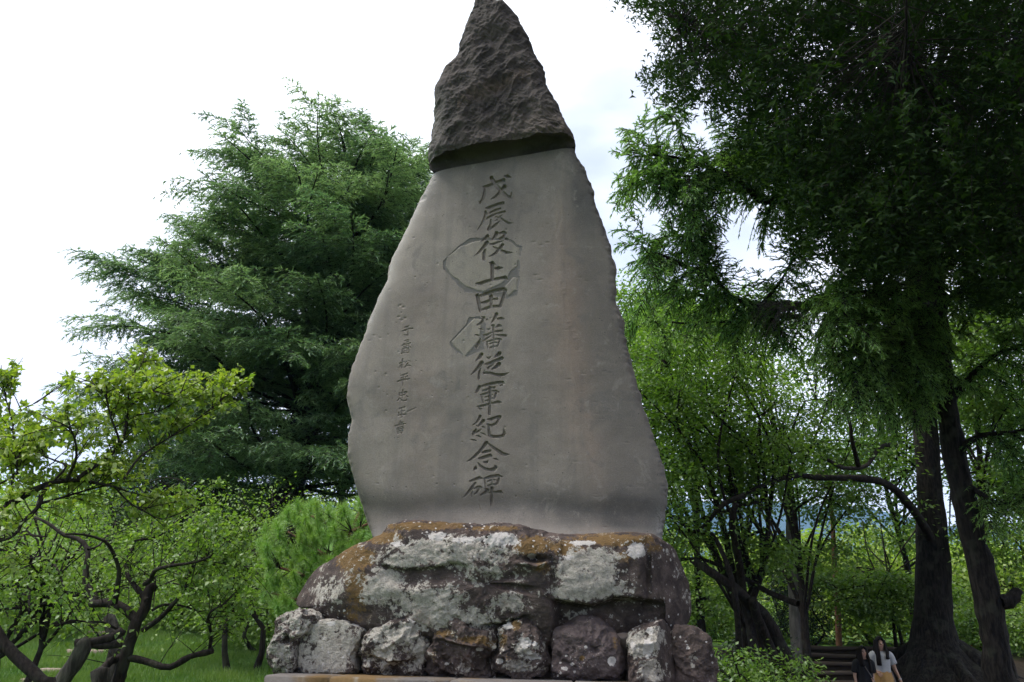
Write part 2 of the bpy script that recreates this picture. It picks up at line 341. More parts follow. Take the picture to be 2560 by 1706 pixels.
# strokes of each carved sign, in pixels of an enlarged crop: (x0, y0, scale) then strokes
def S(s): return [[tuple(float(v) for v in p.split(',')) for p in st.split()] for st in s.strip().split('\n')]
SIGNS = [
 (1180, 420, 9.8, S("""275,460,20 400,440,38 520,390,36 620,345,34 780,300,44
320,490,25 310,600,38 270,750,36 210,850,32 165,815,10
480,240,48 530,320,44 620,450,42 740,580,42 870,690,34 955,735,30 975,600,14
800,450,50 740,520,40 660,620,36 570,710,32 470,760,12
790,205,15 870,205,42 950,235,18""")),
 (1180, 420, 9.8, S("""340,980,18 420,970,36 600,900,34 760,860,40
440,1090,20 560,1040,28 690,995,24
370,1225,24 460,1185,28 560,1130,20 650,1105,20 800,1070,30
330,1075,32 345,1110,32 310,1200,28 260,1330,25 190,1450,18 125,1540,5
460,1260,18 455,1380,26 410,1500,40 480,1470,30 580,1390,30 680,1300,10
560,1195,12 690,1215,22 780,1290,26 880,1350,32 1020,1350,5
540,1310,8 610,1270,17
740,1155,12 680,1195,20""")),
 (1180, 570, 7.125, S("""280,140,28 230,190,24 160,240,5
270,255,34 200,350,28 120,440,18 40,505,3
235,390,18 215,450,28 212,560,26
440,90,34 410,150,28 345,215,6
490,95,16 560,75,24 595,92,26 560,165,24 490,188,18
605,190,20 650,205,10
320,290,12 390,285,20 470,250,16 560,230,12
550,295,24 490,370,26 420,450,22 350,495,14 295,512,3
380,340,12 450,365,16 530,405,20 610,440,28 735,440,4""")),
 (1180, 570, 7.125, S("""310,620,10 365,630,32 415,650,12
360,630,38 365,700,34 362,800,32 362,915,30
410,725,16 470,715,30 545,710,12
70,990,12 150,990,30 260,950,28 400,915,24 520,895,28 590,885,34 635,915,10""")),
 (1180, 570, 7.125, S("""100,1205,36 115,1300,32 135,1400,30 150,1480,26
160,1205,24 260,1165,34 420,1110,32 560,1085,32 600,1110,28 565,1200,26 545,1270,28 505,1390,30
170,1335,16 260,1315,28 320,1290,22
380,1270,20 445,1265,24
340,1210,36 342,1300,30 342,1405,26
180,1455,18 260,1430,28 330,1405,22 430,1395,28 500,1390,24""")),
 (1170, 770, 8.25, S("""290,190,14 330,200,28 310,250,24 270,310,26 190,355,16
385,240,18 402,232,14
590,130,36 555,200,30 520,260,22 475,325,5
605,225,18 680,215,28 740,225,14
225,430,10 265,435,18 305,455,8
150,560,14 200,560,18 240,585,10
265,620,8 220,720,30 170,810,26
680,370,18 630,360,28 575,410,10
490,365,18 530,365,24
525,370,26 528,500,22 528,640,20
390,435,10 430,445,18 460,420,10
565,490,18 630,480,28 705,470,18
320,565,18 400,555,28 440,530,20 500,505,14
565,555,10 680,565,26 780,575,24
495,560,10 420,610,18 350,660,18 300,700,6
390,700,18 400,770,18 415,835,14
395,695,16 480,675,18 560,650,18 640,640,20 690,660,14
655,670,20 630,740,20 605,795,18
445,745,14 510,720,14
550,715,18 590,715,16
460,820,20 505,800,14
550,795,16 610,790,16
528,670,14 528,825,14""")),
 (1170, 770, 8.25, S("""280,960,38 240,1020,34 155,1105,5
285,1130,42 210,1230,32 130,1320,22 55,1390,4
260,1260,14 235,1320,25 225,1460,24
385,1020,12 430,1040,24 480,1000,7
650,940,42 600,980,32 530,1030,5
355,1165,18 450,1140,32 580,1085,32 700,1040,38
415,1240,24 460,1205,20 550,1150,7
640,1155,42 590,1210,35 490,1275,12
335,1345,28 430,1340,26 540,1370,28 640,1390,36 740,1380,30 850,1340,3""")),
 (1160, 940, 8.708, S("""335,240,36 300,310,32 262,365,20
390,225,22 560,180,32 740,145,32 840,140,32 885,175,12
830,200,18 785,225,14
410,325,18 470,310,26 540,280,20
610,260,18 670,250,22
365,415,16 450,395,24 540,360,20
610,330,16 700,325,20 755,360,16
385,440,16 400,510,18 420,580,18
700,370,22 680,440,22 655,505,14
450,465,14 530,450,18
605,420,14 625,420,12
470,545,14 520,530,16
605,490,16 655,490,14
285,665,12 340,665,24 440,640,26 540,610,22 640,590,24 760,570,34 815,580,12
570,255,32 570,400,32 563,600,32 553,830,30
335,715,16 385,715,14""")),
 (1160, 940, 8.708, S("""350,880,32 320,950,28 270,1020,18 205,1065,16
420,975,38 380,1030,30 310,1095,14
270,1080,12 310,1110,12
265,1165,20 225,1220,34 195,1275,24
240,1250,18 320,1200,22 380,1160,10
390,1105,14 430,1120,18 465,1150,8
370,1245,10 430,1265,16 490,1310,7
270,1305,12 325,1315,22 370,1345,10
145,1385,10 205,1395,22 265,1420,10
520,950,18 600,940,34 700,905,32 780,890,36 735,990,26 700,1040,28 600,1085,28 510,1055,18
540,1080,24 545,1200,30 560,1300,34 620,1330,34 740,1325,34 840,1310,34 880,1260,32 860,1140,6""")),
 (1150, 1090, 8.25, S("""545,140,38 490,220,34 400,330,30 290,440,26 200,510,18 135,530,4
580,160,20 680,240,28 780,310,34 870,370,38 940,390,32 1030,385,5
465,345,24 540,325,32 620,310,26
395,470,20 480,450,34 620,405,36 665,425,12
680,465,10 740,480,22 800,515,8
490,545,14 550,550,28 580,520,12
330,620,8 320,670,34 290,705,18
375,560,12 420,620,24 500,680,30 600,705,32 700,695,40 740,650,34 720,615,12""")),
 (1150, 1090, 8.25, S("""205,940,18 290,910,28 400,870,34 460,880,14
320,970,22 250,1070,32 160,1180,24 100,1245,14 45,1275,3
285,1100,16 350,1060,24 420,1060,26 455,1080,10
395,1090,24 350,1170,24 295,1205,14
255,1150,16 235,1200,16 240,1250,12
500,890,20 620,850,32 780,820,32 870,850,16
510,910,16 520,980,18 530,1060,12
810,870,26 780,970,26 745,1010,18
575,945,16 640,915,20
700,910,16 735,915,16
590,1030,22 650,1005,18 745,1005,20
665,880,14 660,1010,14
520,1090,14 570,1120,34 520,1170,30 430,1220,20
660,1080,34 655,1140,30 655,1250,30 645,1350,28 635,1450,10
440,1220,14 560,1180,14 715,1160,22 830,1155,34 880,1185,10""")),
 (980, 800, 12.06, S("""375,230,12 440,210,18 505,180,10 475,260,12
300,335,12 400,310,20 500,270,16 610,255,20
485,290,16 482,400,18 460,460,20 360,450,6""")),
 (980, 800, 12.06, S("""365,640,12 490,600,16
420,680,10 500,650,12
350,710,10 380,715,10
295,775,14 400,740,16 550,700,18
420,800,14 440,770,10
480,780,14 530,740,10
350,815,12 375,815,12
320,870,12 420,845,16
440,870,14 500,845,14 520,790,10
520,810,12 570,835,14
330,870,14 310,950,14 300,1010,12
350,900,10 400,880,12
350,950,10 400,925,12
290,1020,16 390,980,14
510,870,14 510,960,14 480,995,14 420,980,8
450,915,14 475,915,12""")),
 (980, 800, 12.06, S("""235,1310,16 320,1280,18 370,1260,12
320,1185,16 320,1300,16 285,1450,20
300,1340,16 210,1440,8
390,1295,10 440,1250,14
490,1235,8 550,1250,12
470,1310,18 420,1390,16 380,1430,16
380,1425,16 500,1370,16 560,1390,10""")),
 (980, 920, 8.71, S("""190,170,9 330,125,13
200,225,11 225,220,9
290,210,9 335,180,11
125,300,13 220,265,15 380,240,13
250,160,11 245,270,13 238,390,8""")),
 (980, 920, 8.71, S("""160,550,12 165,600,11 170,625,8
160,560,11 240,540,12 320,530,14 260,600,12
190,610,9 260,590,9
235,485,12 232,580,11 230,665,9
150,680,12 120,725,9
165,655,6 210,710,13 300,715,13 320,690,7
320,620,12 345,635,8""")),
 (980, 920, 8.71, S("""160,890,11 275,855,13
215,890,11 205,1020,11
235,945,11 272,930,11
145,970,11 150,1030,11
140,1040,11 220,1020,13 315,1010,13""")),
 (980, 920, 8.71, S("""150,1215,9 230,1185,11
65,1270,11 170,1240,13 290,1220,13
230,1190,11 200,1235,9
110,1310,9 240,1275,11
105,1345,11 250,1315,13
180,1160,11 175,1340,9
115,1385,9 240,1355,11 210,1425,11
120,1385,9 125,1440,9
140,1400,8 200,1385,8
130,1430,9 215,1415,9""")),
]

# ---- stone materials
def att(t, n): return t.new("ShaderNodeAttribute", {'attribute_name': n}).outputs['Fac']
def panel_mat(name, base_a, base_b):
    t = NT(name); co = t.coord()
    big = t.noise(co, 1.1, 5, 0.6, 0.3); mid = t.noise(co, 6, 5, 0.6); fine = t.noise(co, 90, 3, 0.6)
    c = t.mix(t.ramp(big, 0.35, 0.65), base_a, base_b)
    c = t.mix(t.math('MULTIPLY', t.ramp(mid, 0.4, 0.75), 0.45), c, (0.195, 0.167, 0.143))
    c = t.mix(t.math('MULTIPLY', att(t, 'pink'), t.ramp(mid, 0.25, 0.7, 0.45, 0.85)), c, (0.230, 0.168, 0.130))
    c = t.mix(t.math('MULTIPLY', att(t, 'stain_shade'), t.ramp(mid, 0.25, 0.65, 0.6, 1.0)), c, (0.080, 0.073, 0.067))
    c = t.mix(t.math('MULTIPLY', att(t, 'pale'), t.ramp(fine, 0.35, 0.6)), c, (0.36, 0.345, 0.32))
    pit = t.ramp(t.voro(co, 16), 0.05, 0.10, 1.0, 0.0)
    c = t.mix(t.math('MULTIPLY', pit, t.ramp(t.noise(co, 2.3, 2), 0.48, 0.56)), c, (0.05, 0.045, 0.042))
    dots = t.ramp(t.voro(t.scale(co, 1.37), 20), 0.03, 0.06, 0.6, 0.0)
    c = t.mix(t.math('MULTIPLY', dots, t.ramp(t.noise(co, 1.7, 2), 0.5, 0.62)), c, (0.36, 0.35, 0.33))
    mot = t.noise(co, 3.2, 7, 0.68, 0.8); c = t.mix(t.ramp(mot, 0.54, 0.64, 0.0, 0.5), c, (0.118, 0.108, 0.098)); mot2 = t.noise(t.scale(co, 1.31), 4.4, 7, 0.7, 0.5); c = t.mix(t.ramp(mot2, 0.56, 0.68, 0.0, 0.5), c, (0.275, 0.245, 0.212))
    c = t.mix(t.ramp(fine, 0.38, 0.72, 0.0, 0.55), c, t.mix(0.55, c, (0.06, 0.055, 0.052)))
    grain = t.noise(co, 210, 2, 0.6); c = t.mix(t.ramp(grain, 0.58, 0.72, 0.0, 0.45), c, (0.33, 0.31, 0.285))
    strk = t.noise(t.scale(co, (1, 1, 0.06)), 7, 4, 0.6); c = t.mix(t.ramp(strk, 0.50, 0.70, 0.0, 0.36), c, (0.105, 0.098, 0.09))
    h = t.math('ADD', t.math('MULTIPLY', fine, 0.35), t.math('MULTIPLY', mid, 0.8))
    return t.pbsdf(c, 0.62, t.bump(h, 0.32, 0.012), 0.3)
PANEL = panel_mat("dressed_andesite", (0.166, 0.142, 0.120), (0.236, 0.204, 0.173))
PATCH = panel_mat("repair_stone", (0.210, 0.186, 0.150), (0.252, 0.225, 0.184))
t = NT("grey_mortar"); co = t.coord()
MORTAR = t.pbsdf(t.mix(t.noise(co, 25, 4), (0.112, 0.104, 0.097), (0.160, 0.150, 0.140)), 0.9, t.bump(t.noise(co, 60, 4), 0.3, 0.01), 0.15)
t = NT("rough_andesite"); co = t.coord()
n1 = t.noise(co, 2.2, 6, 0.62, 0.5); n2 = t.noise(co, 14, 6, 0.7, 0.6); n3 = t.noise(co, 70, 3)
c = t.mix(t.ramp(n1, 0.35, 0.65), (0.029, 0.025, 0.0235), (0.068, 0.057, 0.052))
c = t.mix(t.math('MULTIPLY', t.ramp(n2, 0.5, 0.8), 0.6), c, (0.092, 0.080, 0.072))
c = t.mix(t.math('MULTIPLY', att(t, 'pale'), t.ramp(n2, 0.3, 0.6)), c, (0.15, 0.14, 0.128))
c = t.mix(t.math('MULTIPLY', att(t, 'pink'), t.ramp(n2, 0.3, 0.7)), c, (0.13, 0.095, 0.075))
ROUGH = t.pbsdf(c, 0.85, t.bump(t.math('ADD', n2, t.math('MULTIPLY', n3, 0.4)), 0.7, 0.03), 0.2)

# ---- the stele
LE = np.array([(1080,428),(1051,482),(1026,533),(997,594),(975,635),(964,692),(940,737),(914,807),(885,884),(866,941),(861,986),(870,1018),(878,1046),(866,1081),(865,1132),(876,1177),(889,1228),(905,1279),(924,1330),(936,1360),(945,1395)], float)
RE = np.array([(1434,367),(1445,390),(1460,420),(1483,466),(1489,502),(1509,549),(1526,602),(1536,645),(1541,698),(1539,744),(1556,784),(1566,837),(1579,904),(1599,963),(1612,1010),(1635,1069),(1662,1149),(1672,1209),(1673,1248),(1668,1295),(1662,1328),(1652,1358),(1640,1395)], float)
stele = thing("stone_stele", tuple(onplane(np.array(1270.), np.array(1360.))), "tall pointed memorial stone carved with a column of large signs, standing on the boulder", "memorial stone")
NR = 740
T = np.linspace(0, 1, NR)
yl, yr = 428 + T * (1392 - 428), 367 + T * (1392 - 367)
def jag(y, seed): return 2.2 * perlin(np.stack([y / 9, y * 0 + seed, y * 0], -1), 3) + 2.6 * perlin(np.stack([y / 31, y * 0 + seed, y * 0], -1), 4)
xls = np.interp(yl, LE[:, 1], LE[:, 0]); xrs = np.interp(yr, RE[:, 1], RE[:, 0])
xl = xls + 0.45 * jag(yl, 1.3); xr = xrs + 1.0 * jag(yr, 7.7)
SS = np.concatenate([np.linspace(0, .08, 16, endpoint=False), np.linspace(.08, .58, 285, endpoint=False), np.linspace(.58, .97, 55, endpoint=False), np.linspace(.97, 1, 6)])
NCOL = len(SS)
PX = xl[:, None] + (xr - xl)[:, None] * SS[None]; PY = yl[:, None] + (yr - yl)[:, None] * SS[None]
MPP = 7.0 / FPX * 1.02                                # metres per pixel on the stone, about
rs = np.random.default_rng(11)
dep = np.zeros(PX.shape)
# a flat dressed face that turns back near both edges, and a hollow sweep above its foot
xf = np.interp(PY, [367, 600, 750, 1000, 1200, 1392], [1405, 1398, 1412, 1440, 1478, 1500])
dep -= 0.16 * np.clip(PX - xf, 0, None) * MPP + 0.00022 * np.clip(PX - xf - 60, 0, None) ** 1.5 * 0.15
ker = np.hanning(61); ker /= ker.sum()
xsm = np.convolve(np.pad(xls, 30, mode='edge'), ker, 'valid')
dl = np.clip((PX - xsm[:, None]) * MPP, -.05, None); de = (PX - xl[:, None]) * MPP; dr = (xr[:, None] - PX) * MPP
dep -= 0.055 * np.exp(-dl / 0.10) + 0.03 * np.exp(-de / 0.012) * (1 + 0.6 * perlin(np.stack([PY / 14, PX / 14, PX * 0], -1), 6))
dep -= 0.045 * np.exp(-dr / 0.02) * (1 + 0.8 * perlin(np.stack([PY / 12, PX / 12, PX * 0], -1), 9))
yb = np.interp(PX, [880, 1000, 1150, 1300, 1450, 1600, 1680], [1262, 1285, 1268, 1262, 1278, 1290, 1285])
dep -= 0.022 * np.exp(-((PY - yb) / 32) ** 2)
dep += 0.10 * sstep(PY, yb + 20, yb + 125) ** 1.4
dep += 0.006 * fbm(np.stack([PX / 120, PY / 120, PX * 0], -1), 3, seed=2)
dep -= 0.02 * np.clip(0.35 - np.hypot((PX - 1052) / 40, (PY - 490) / 30), 0, 1) * 3
cls = np.zeros(PX.shape, np.int32)                    # 0 face, 1 mortar, 2/3 repair stones, 10+ carved signs
def ap(x0, y0, s, txt): return [(x0 + float(a) / s, y0 + float(b) / s) for a, b in (p.split(',') for p in txt.split())]
m1 = ap(1100, 400, 3.92, "30,990 180,850 290,770 420,765 660,770 720,800 790,850 775,970 765,1180 740,1330 660,1360 430,1310 240,1290 140,1180 30,1060")
q1 = ap(1100, 400, 3.92, "75,950 190,860 300,815 400,795 640,785 770,860 768,960 752,1040 690,1090 660,1150 600,1210 420,1290 260,1240 100,1110 60,1040")
q1b = ap(1100, 400, 3.92, "640,1240 720,1150 755,1160 735,1270 670,1330")
m2 = ap(1100, 760, 2.903, "210,100 290,90 330,150 320,330 200,385 120,350 70,280 190,150")
q2 = ap(1100, 760, 2.903, "250,105 85,275 180,380 285,260 300,110")
wob = 2.0 * perlin(np.stack([PX / 14, PY / 14, PX * 0], -1), 5); WX, WY = PX + wob, PY - wob
cls[poly_inside(WX, WY, m1)] = 1; cls[poly_inside(WX, WY, m2)] = 1
cls[poly_inside(WX, WY, q1)] = 2; cls[poly_inside(WX, WY, q1b)] = 4; cls[poly_inside(WX, WY, q2)] = 3
dep -= np.where(cls == 1, 0.004, 0)
# grazes and a crack or two
for st, w, dd in [([(1392,470,2),(1402,545,2.5),(1388,590,2),(1420,690,2.5)],1,.004), ([(1405,700,1.5),(1420,800,2),(1452,880,1.5),(1460,960,1.5)],1,.004), ([(1003,1045,1),(1018,1030,1.2),(1040,1020,1)],1,.006), ([(1196,1262,1.5),(1200,1275,1.5)],1,.004)]:
    f, _ = seg_field(PX, PY, [st]); dep -= dd * sstep(f, -0.5, 1.2)
for k in range(170):
    cx, cy, r = rs.uniform(900, 1650), rs.uniform(430, 1330), rs.uniform(0.8, 2.4)
    f = np.exp(-((PX - cx) ** 2 + (PY - cy) ** 2) / r ** 2); dep -= 0.006 * f
for cx, cy in [(1000, 763), (1008, 768), (996, 792), (1004, 800), (1012, 795), (1352, 613), (1368, 606), (1340, 688), (1350, 700), (1335, 605)]:
    dep -= 0.007 * np.exp(-((PX - cx) ** 2 / 14 + (PY - cy) ** 2 / 5))
for k, (x0, y0, sc, sts) in enumerate(SIGNS):
    st = [[(x0 + a / sc, y0 + b / sc, max(w / sc * 1.03, 0.7) if k < 11 else max(w / sc * 1.25, 1.15)) for a, b, w in s] for s in sts]
    allp = np.array([p for s in st for p in s])
    bx = (PX > allp[:, 0].min() - 8) & (PX < allp[:, 0].max() + 8) & (PY > allp[:, 1].min() - 8) & (PY < allp[:, 1].max() + 8)
    f, w = seg_field(PX[bx], PY[bx], st)
    d = np.where(f > 0, np.minimum(4.5 * f, 1.75 * w), 0) * MPP * (1.0 if k < 11 else 0.85)
    dd = dep[bx]; dd -= d; dep[bx] = dd
    cc = cls[bx]; cc[f > 0] = 10 + k; cls[bx] = cc
P = onplane(PX, PY) + MN * dep[..., None]
stain_shade = np.exp(-((PY - yb + 6) / 44) ** 2) * 0.55 + 0.55 * sstep(PY, 1180, 1290) * (1 - sstep(PY, 1300, 1330)) * sstep(PX, 1200, 1500)  # darker band along the hollow above the foot, wider to the right
stain_shade += 0.75 * np.exp(-(((PX - 1068) / 42) ** 2 + ((PY - 480) / 55) ** 2)) + 0.7 * sstep(PX - xf, 5, 40) * (1 - sstep(PY, 480, 640)) + 0.35 * sstep(PX - xf, 5, 60)  # dark smudge at upper left; darker right of the facet line
stain_shade += 0.5 * np.exp(-((PY - np.interp(PX, [1080, 1434], [428, 367])) / 26) ** 2) + 0.5 * np.exp(-(((PX - 1055) / 22) ** 2 + ((PY - 722) / 10) ** 2))  # shade below the crown's lip painted in, plus a small dark mark
pink = np.exp(-((PX - xf - 5) / 45) ** 2) * sstep(PY, 400, 760) * (1 - 0.5 * sstep(PY, 1050, 1250)) + 0.35 * np.exp(-((PX - 1060) / 70) ** 2) * sstep(PY, 640, 800) * (1 - sstep(PY, 1150, 1250))
pale = np.exp(-((PX - xl[:, None]) / 22) ** 2) * (1 - sstep(PY, 780, 900)) * 0.8 + 0.6 * np.exp(-(((PX - 1655) / 16) ** 2 + ((PY - 1310) / 50) ** 2)) + 0.35 * sstep(PY, 1300, 1345)
stain_shade += 0.6 * np.exp(-np.clip(dl, 0, None) / 0.05) * sstep(PY, 800, 950) + 0.22 * np.exp(-np.clip(dl, 0, None) / 0.5) * sstep(PY, 950, 1100)  # darker along the lower left edge
attrs = {'stain_shade': np.clip(stain_shade, 0, 1).ravel(), 'pink': np.clip(pink, 0, 1).ravel(), 'pale': np.clip(pale, 0, 1).ravel()}
idx = np.arange(NR * NCOL).reshape(NR, NCOL)
quads = np.stack([idx[:-1, :-1], idx[1:, :-1], idx[1:, 1:], idx[:-1, 1:]], -1).reshape(-1, 4)
cc = np.stack([cls[:-1, :-1], cls[1:, :-1], cls[1:, 1:], cls[:-1, 1:]], -1).reshape(-1, 4)
fcls = cc.max(1)
V = P.reshape(-1, 3)
def sub_obj(name, sel, mat, extra=None, label=None):
    q = quads[sel]; used, inv = np.unique(q, return_inverse=True)
    v, f = V[used], [inv.reshape(-1, 4)]
    at_ = {k: a[used] for k, a in attrs.items()}
    if extra is not None:
        ev, ef = extra; f.append(ef + len(v)); v = np.vstack([v, ev]); at_ = {k: np.concatenate([a, np.zeros(len(ev))]) for k, a in at_.items()}
    me = make_mesh(name, v, f, True)
    for k, a in at_.items(): add_attr(me, k, a)
    o = put(name, me, mat, stele)
    if label: o['label'] = label
    return o
# sides and back of the slab
def wall(edge, sgn, thick, seed):
    offs = np.array([0, .03, .10, .22, .38, thick]); ins = np.array([0, -.012, -.01, .01, .03, .09])
    L = edge[:, None] - MN * offs[None, :, None] - MU * (sgn * (ins[None] + 0.02 * perlin(np.stack([edge[:, 2:3] * 6 + offs * 0, offs[None] * 7 + edge[:, :1] * 0, edge[:, 2:3] * 0 + seed + offs[None] * 0], -1), 2) * (offs[None] > 0)))[..., None]
    return L
Lw, Rw = wall(P[::4, 0], -1, .5, 1.), wall(P[::4, -1], 1, .5, 5.)
nr4 = len(Lw)
back = np.stack([Lw[:, -1], Rw[:, -1]], 1)
ev = np.vstack([Lw.reshape(-1, 3), Rw.reshape(-1, 3), back.reshape(-1, 3)])
def gridq(n, m, o, flip=False):
    i = np.arange(n - 1)[:, None] * m + np.arange(m - 1)[None] + o
    q = np.stack([i, i + 1, i + m + 1, i + m], -1).reshape(-1, 4)
    return q[:, ::-1] if flip else q
ef = np.vstack([gridq(nr4, 6, 0), gridq(nr4, 6, nr4 * 6, True), gridq(nr4, 2, nr4 * 12, True)])
sub_obj("slab", fcls == 0, PANEL, (ev, ef))
sub_obj("mortar_joint", fcls == 1, MORTAR)
sub_obj("repair_patch", fcls == 2, PATCH, label="large oval repair patch set into the face")
sub_obj("repair_patch", fcls == 3, PATCH, label="small diamond repair patch set into the face")
sub_obj("repair_patch", fcls == 4, PATCH, label="sliver of repair stone at the lower corner of the oval patch")
for k in range(len(SIGNS)):
    sub_obj("carved_character", fcls == 10 + k, PANEL)

# ---- its rough overhanging crown
CL = np.array([(1207,-62),(1199,-30),(1192,0),(1183,38),(1171,67),(1154,108),(1151,126),(1139,155),(1115,182),(1104,202),(1089,229),(1088,264),(1082,317),(1077,361),(1071,409)], float)
CR = np.array([(1214,-62),(1228,-25),(1239,0),(1250,15),(1271,19),(1286,29),(1300,62),(1322,91),(1333,126),(1350,164),(1362,200),(1371,226),(1388,258),(1409,305),(1427,329),(1435,351)], float)
n = 300; T = np.linspace(0, 1, n) ** 0.9
yl, yr = -62 + T * (409 + 62), -62 + T * (351 + 62)
xl = np.interp(yl, CL[:, 1], CL[:, 0]) + 1.5 * jag(yl, 3.1); xr = np.interp(yr, CR[:, 1], CR[:, 0]) + 1.5 * jag(yr, 9.4)
S2 = np.linspace(0, 1, 260)
PX = xl[:, None] + (xr - xl)[:, None] * S2; PY = yl[:, None] + (yr - yl)[:, None] * S2
PY[-1] = np.interp(PX[-1], [1071, 1136, 1218, 1297, 1371, 1435], [409, 390, 378.5, 365, 356.5, 351])
c3 = np.stack([PX / 60, PY / 60, PX * 0], -1)
e = np.minimum(S2, 1 - S2)[None] * (xr - xl)[:, None] * MPP
d = 0.17 - 0.10 * np.exp(-e / 0.10) - 0.06 * np.exp(-e / 0.03)
ang = np.stack([(PX * .8 + PY * .6) / 40, (PY * .8 - PX * .6) / 78, PX * 0], -1)
zone = sstep(PX * 0.9 + PY, 1460, 1600) * sstep(PY, 150, 330)     # finer, tooled lower right
d += 0.023 * ridged(ang, 3, 4) * (1 - 0.55 * zone) + 0.03 * fbm(c3, 4, seed=7) + 0.05 * perlin(c3 * 0.45, 31)
tool = np.stack([(PX * .85 + PY * .5) / 26, (PY * .9 - PX * .35) / 7.5, PX * 0], -1)
d += 0.012 * (1 - 2 * np.abs(perlin(tool, 12))) * (0.35 + 0.9 * zone)
d -= 0.02 * sstep(T, .965, 1.0)[:, None]
d = np.maximum(d, -0.02)
Pc = onplane(PX, PY) + MN * d[..., None]
# soffit: back from the lip to the dressed face
lx = PX[-1]; ly2 = np.interp(lx, [1071, 1080, 1165, 1253, 1341, 1435], [419, 426, 419, 405, 391, 364])
inner = onplane(lx, ly2) - MN * 0.025
k5 = np.linspace(0, 1, 9)[1:]
low = Pc[-1][None] + (inner - Pc[-1])[None] * (k5 ** .5)[:, None, None]
low[..., 2] = Pc[-1][None, :, 2] + (inner - Pc[-1])[None, :, 2] * (k5 ** 2.2)[:, None]
low += MN * (0.006 * perlin(low * 22, 3))[..., None]
Pc = np.concatenate([Pc, low]); n = len(Pc)
i = gridq(n, 260, 0)[:, ::-1]
Lw, Rw = wall(Pc[:300:3, 0], -1, .62, 2.), wall(Pc[:300:3, -1], 1, .62, 8.); m = len(Lw)
ev = np.vstack([Lw.reshape(-1, 3), Rw.reshape(-1, 3), np.stack([Lw[:, -1], Rw[:, -1]], 1).reshape(-1, 3)])
ef = np.vstack([gridq(m, 6, 0), gridq(m, 6, m * 6, True), gridq(m, 2, m * 12, True)])
me = make_mesh("crown", np.vstack([Pc.reshape(-1, 3), ev]), [i, ef + n * 260], True)
pale = np.zeros((n, 260)); pale[:300] = np.exp(-(PX - xl[:, None]) / 26) * sstep(PY, 210, 300) + 0.5 * np.exp(-(xr[:, None] - PX) / 30) * sstep(PY, 220, 300) + 0.35 * zone
pk = np.zeros((n, 260)); pk[:300] = zone * 0.8 + 0.8 * np.exp(-((PY - np.interp(PX, [1150, 1320], [290, 205])) / 16) ** 2) * (PX > 1150) * (PX < 1330)
add_attr(me, 'pale', np.concatenate([pale.ravel(), np.zeros(len(ev))])); add_attr(me, 'pink', np.concatenate([pk.ravel(), np.zeros(len(ev))]))
put("rough_crown", me, ROUGH, stele)

# ---- lichened boulders
def stone_mat(name, d1, d2, greyc=(0.325, 0.297, 0.258)):
    t = NT(name); co = t.coord()
    n0 = t.noise(co, 1.6, 4, 0.55); n1 = t.noise(co, 7, 6, 0.68, 0.4); n2 = t.noise(co, 26, 6, 0.72, 0.3); n3 = t.noise(co, 95, 3, 0.6)
    c = t.mix(t.ramp(n1, 0.35, 0.68), d1, d2)
    c = t.mix(t.math('MULTIPLY', t.ramp(n2, 0.55, 0.75), 0.5), c, (0.17, 0.145, 0.13))
    def mask(a, k1, k2, lo, hi):
        s = t.math('ADD', att(t, a), t.math('ADD', t.math('MULTIPLY', t.math('SUBTRACT', n1, 0.5), k1), t.math('MULTIPLY', t.math('SUBTRACT', n2, 0.5), k2)))
        return t.ramp(s, lo, hi)
    org = t.mix(n2, (0.075, 0.052, 0.028), (0.175, 0.105, 0.042))
    c = t.mix(mask('orange', 1.2, 1.3, 0.44, 0.60), c, org)
    gr = t.mix(t.ramp(n2, 0.35, 0.65), t.mix(0.45, greyc, (0.12, 0.11, 0.10)), t.mix(0.35, greyc, (0.40, 0.385, 0.35)))
    gr = t.mix(t.math('MULTIPLY', t.ramp(n3, 0.5, 0.68), 0.6), gr, (0.13, 0.115, 0.105))
    c = t.mix(mask('grey', 1.4, 1.6, 0.45, 0.56), c, gr)
    rust = t.math('MULTIPLY', t.ramp(t.noise(co, 3.3, 5, 0.7), 0.56, 0.7), t.ramp(n2, 0.4, 0.62))
    c = t.mix(t.math('MULTIPLY', rust, 0.75), c, (0.115, 0.075, 0.062))
    wh = t.mix(n2, (0.30, 0.28, 0.265), (0.48, 0.45, 0.43))
    c = t.mix(mask('white', 0.9, 1.1, 0.46, 0.52), c, wh)
    wv = t.scale(co, (1, 1, 1)); wv2 = t.new("ShaderNodeVectorMath", {'operation': 'ADD'}, i0=wv, i1=t.new("ShaderNodeVectorMath", {'operation': 'SCALE'}, i0=t.new("ShaderNodeTexNoise", None, Vector=co, Scale=30.0, Detail=3.0).outputs[1], Scale=0.03).outputs[0]).outputs[0]
    sp = t.ramp(t.voro(wv2, 19), 0.16, 0.2, 1.0, 0.0)
    c = t.mix(t.math('MULTIPLY', sp, t.ramp(n0, 0.52, 0.58)), c, wh)
    sp2 = t.ramp(t.voro(wv2, 55), 0.17, 0.23, 1.0, 0.0)
    c = t.mix(t.math('MULTIPLY', sp2, t.ramp(t.noise(co, 4.5, 3), 0.56, 0.68, 0.0, 0.7)), c, wh)
    h = t.math('ADD', t.math('MULTIPLY', n1, 1.0), t.math('ADD', t.math('MULTIPLY', n2, 0.6), t.math('MULTIPLY', n3, 0.25)))
    return t.pbsdf(c, 0.92, t.bump(h, 0.75, 0.035), 0.12)
STONE_BROWN = stone_mat("lichened_brown_rock", (0.043, 0.034, 0.032), (0.108, 0.082, 0.074))
STONE_PURPLE = stone_mat("purple_rock", (0.055, 0.043, 0.044), (0.105, 0.082, 0.080))

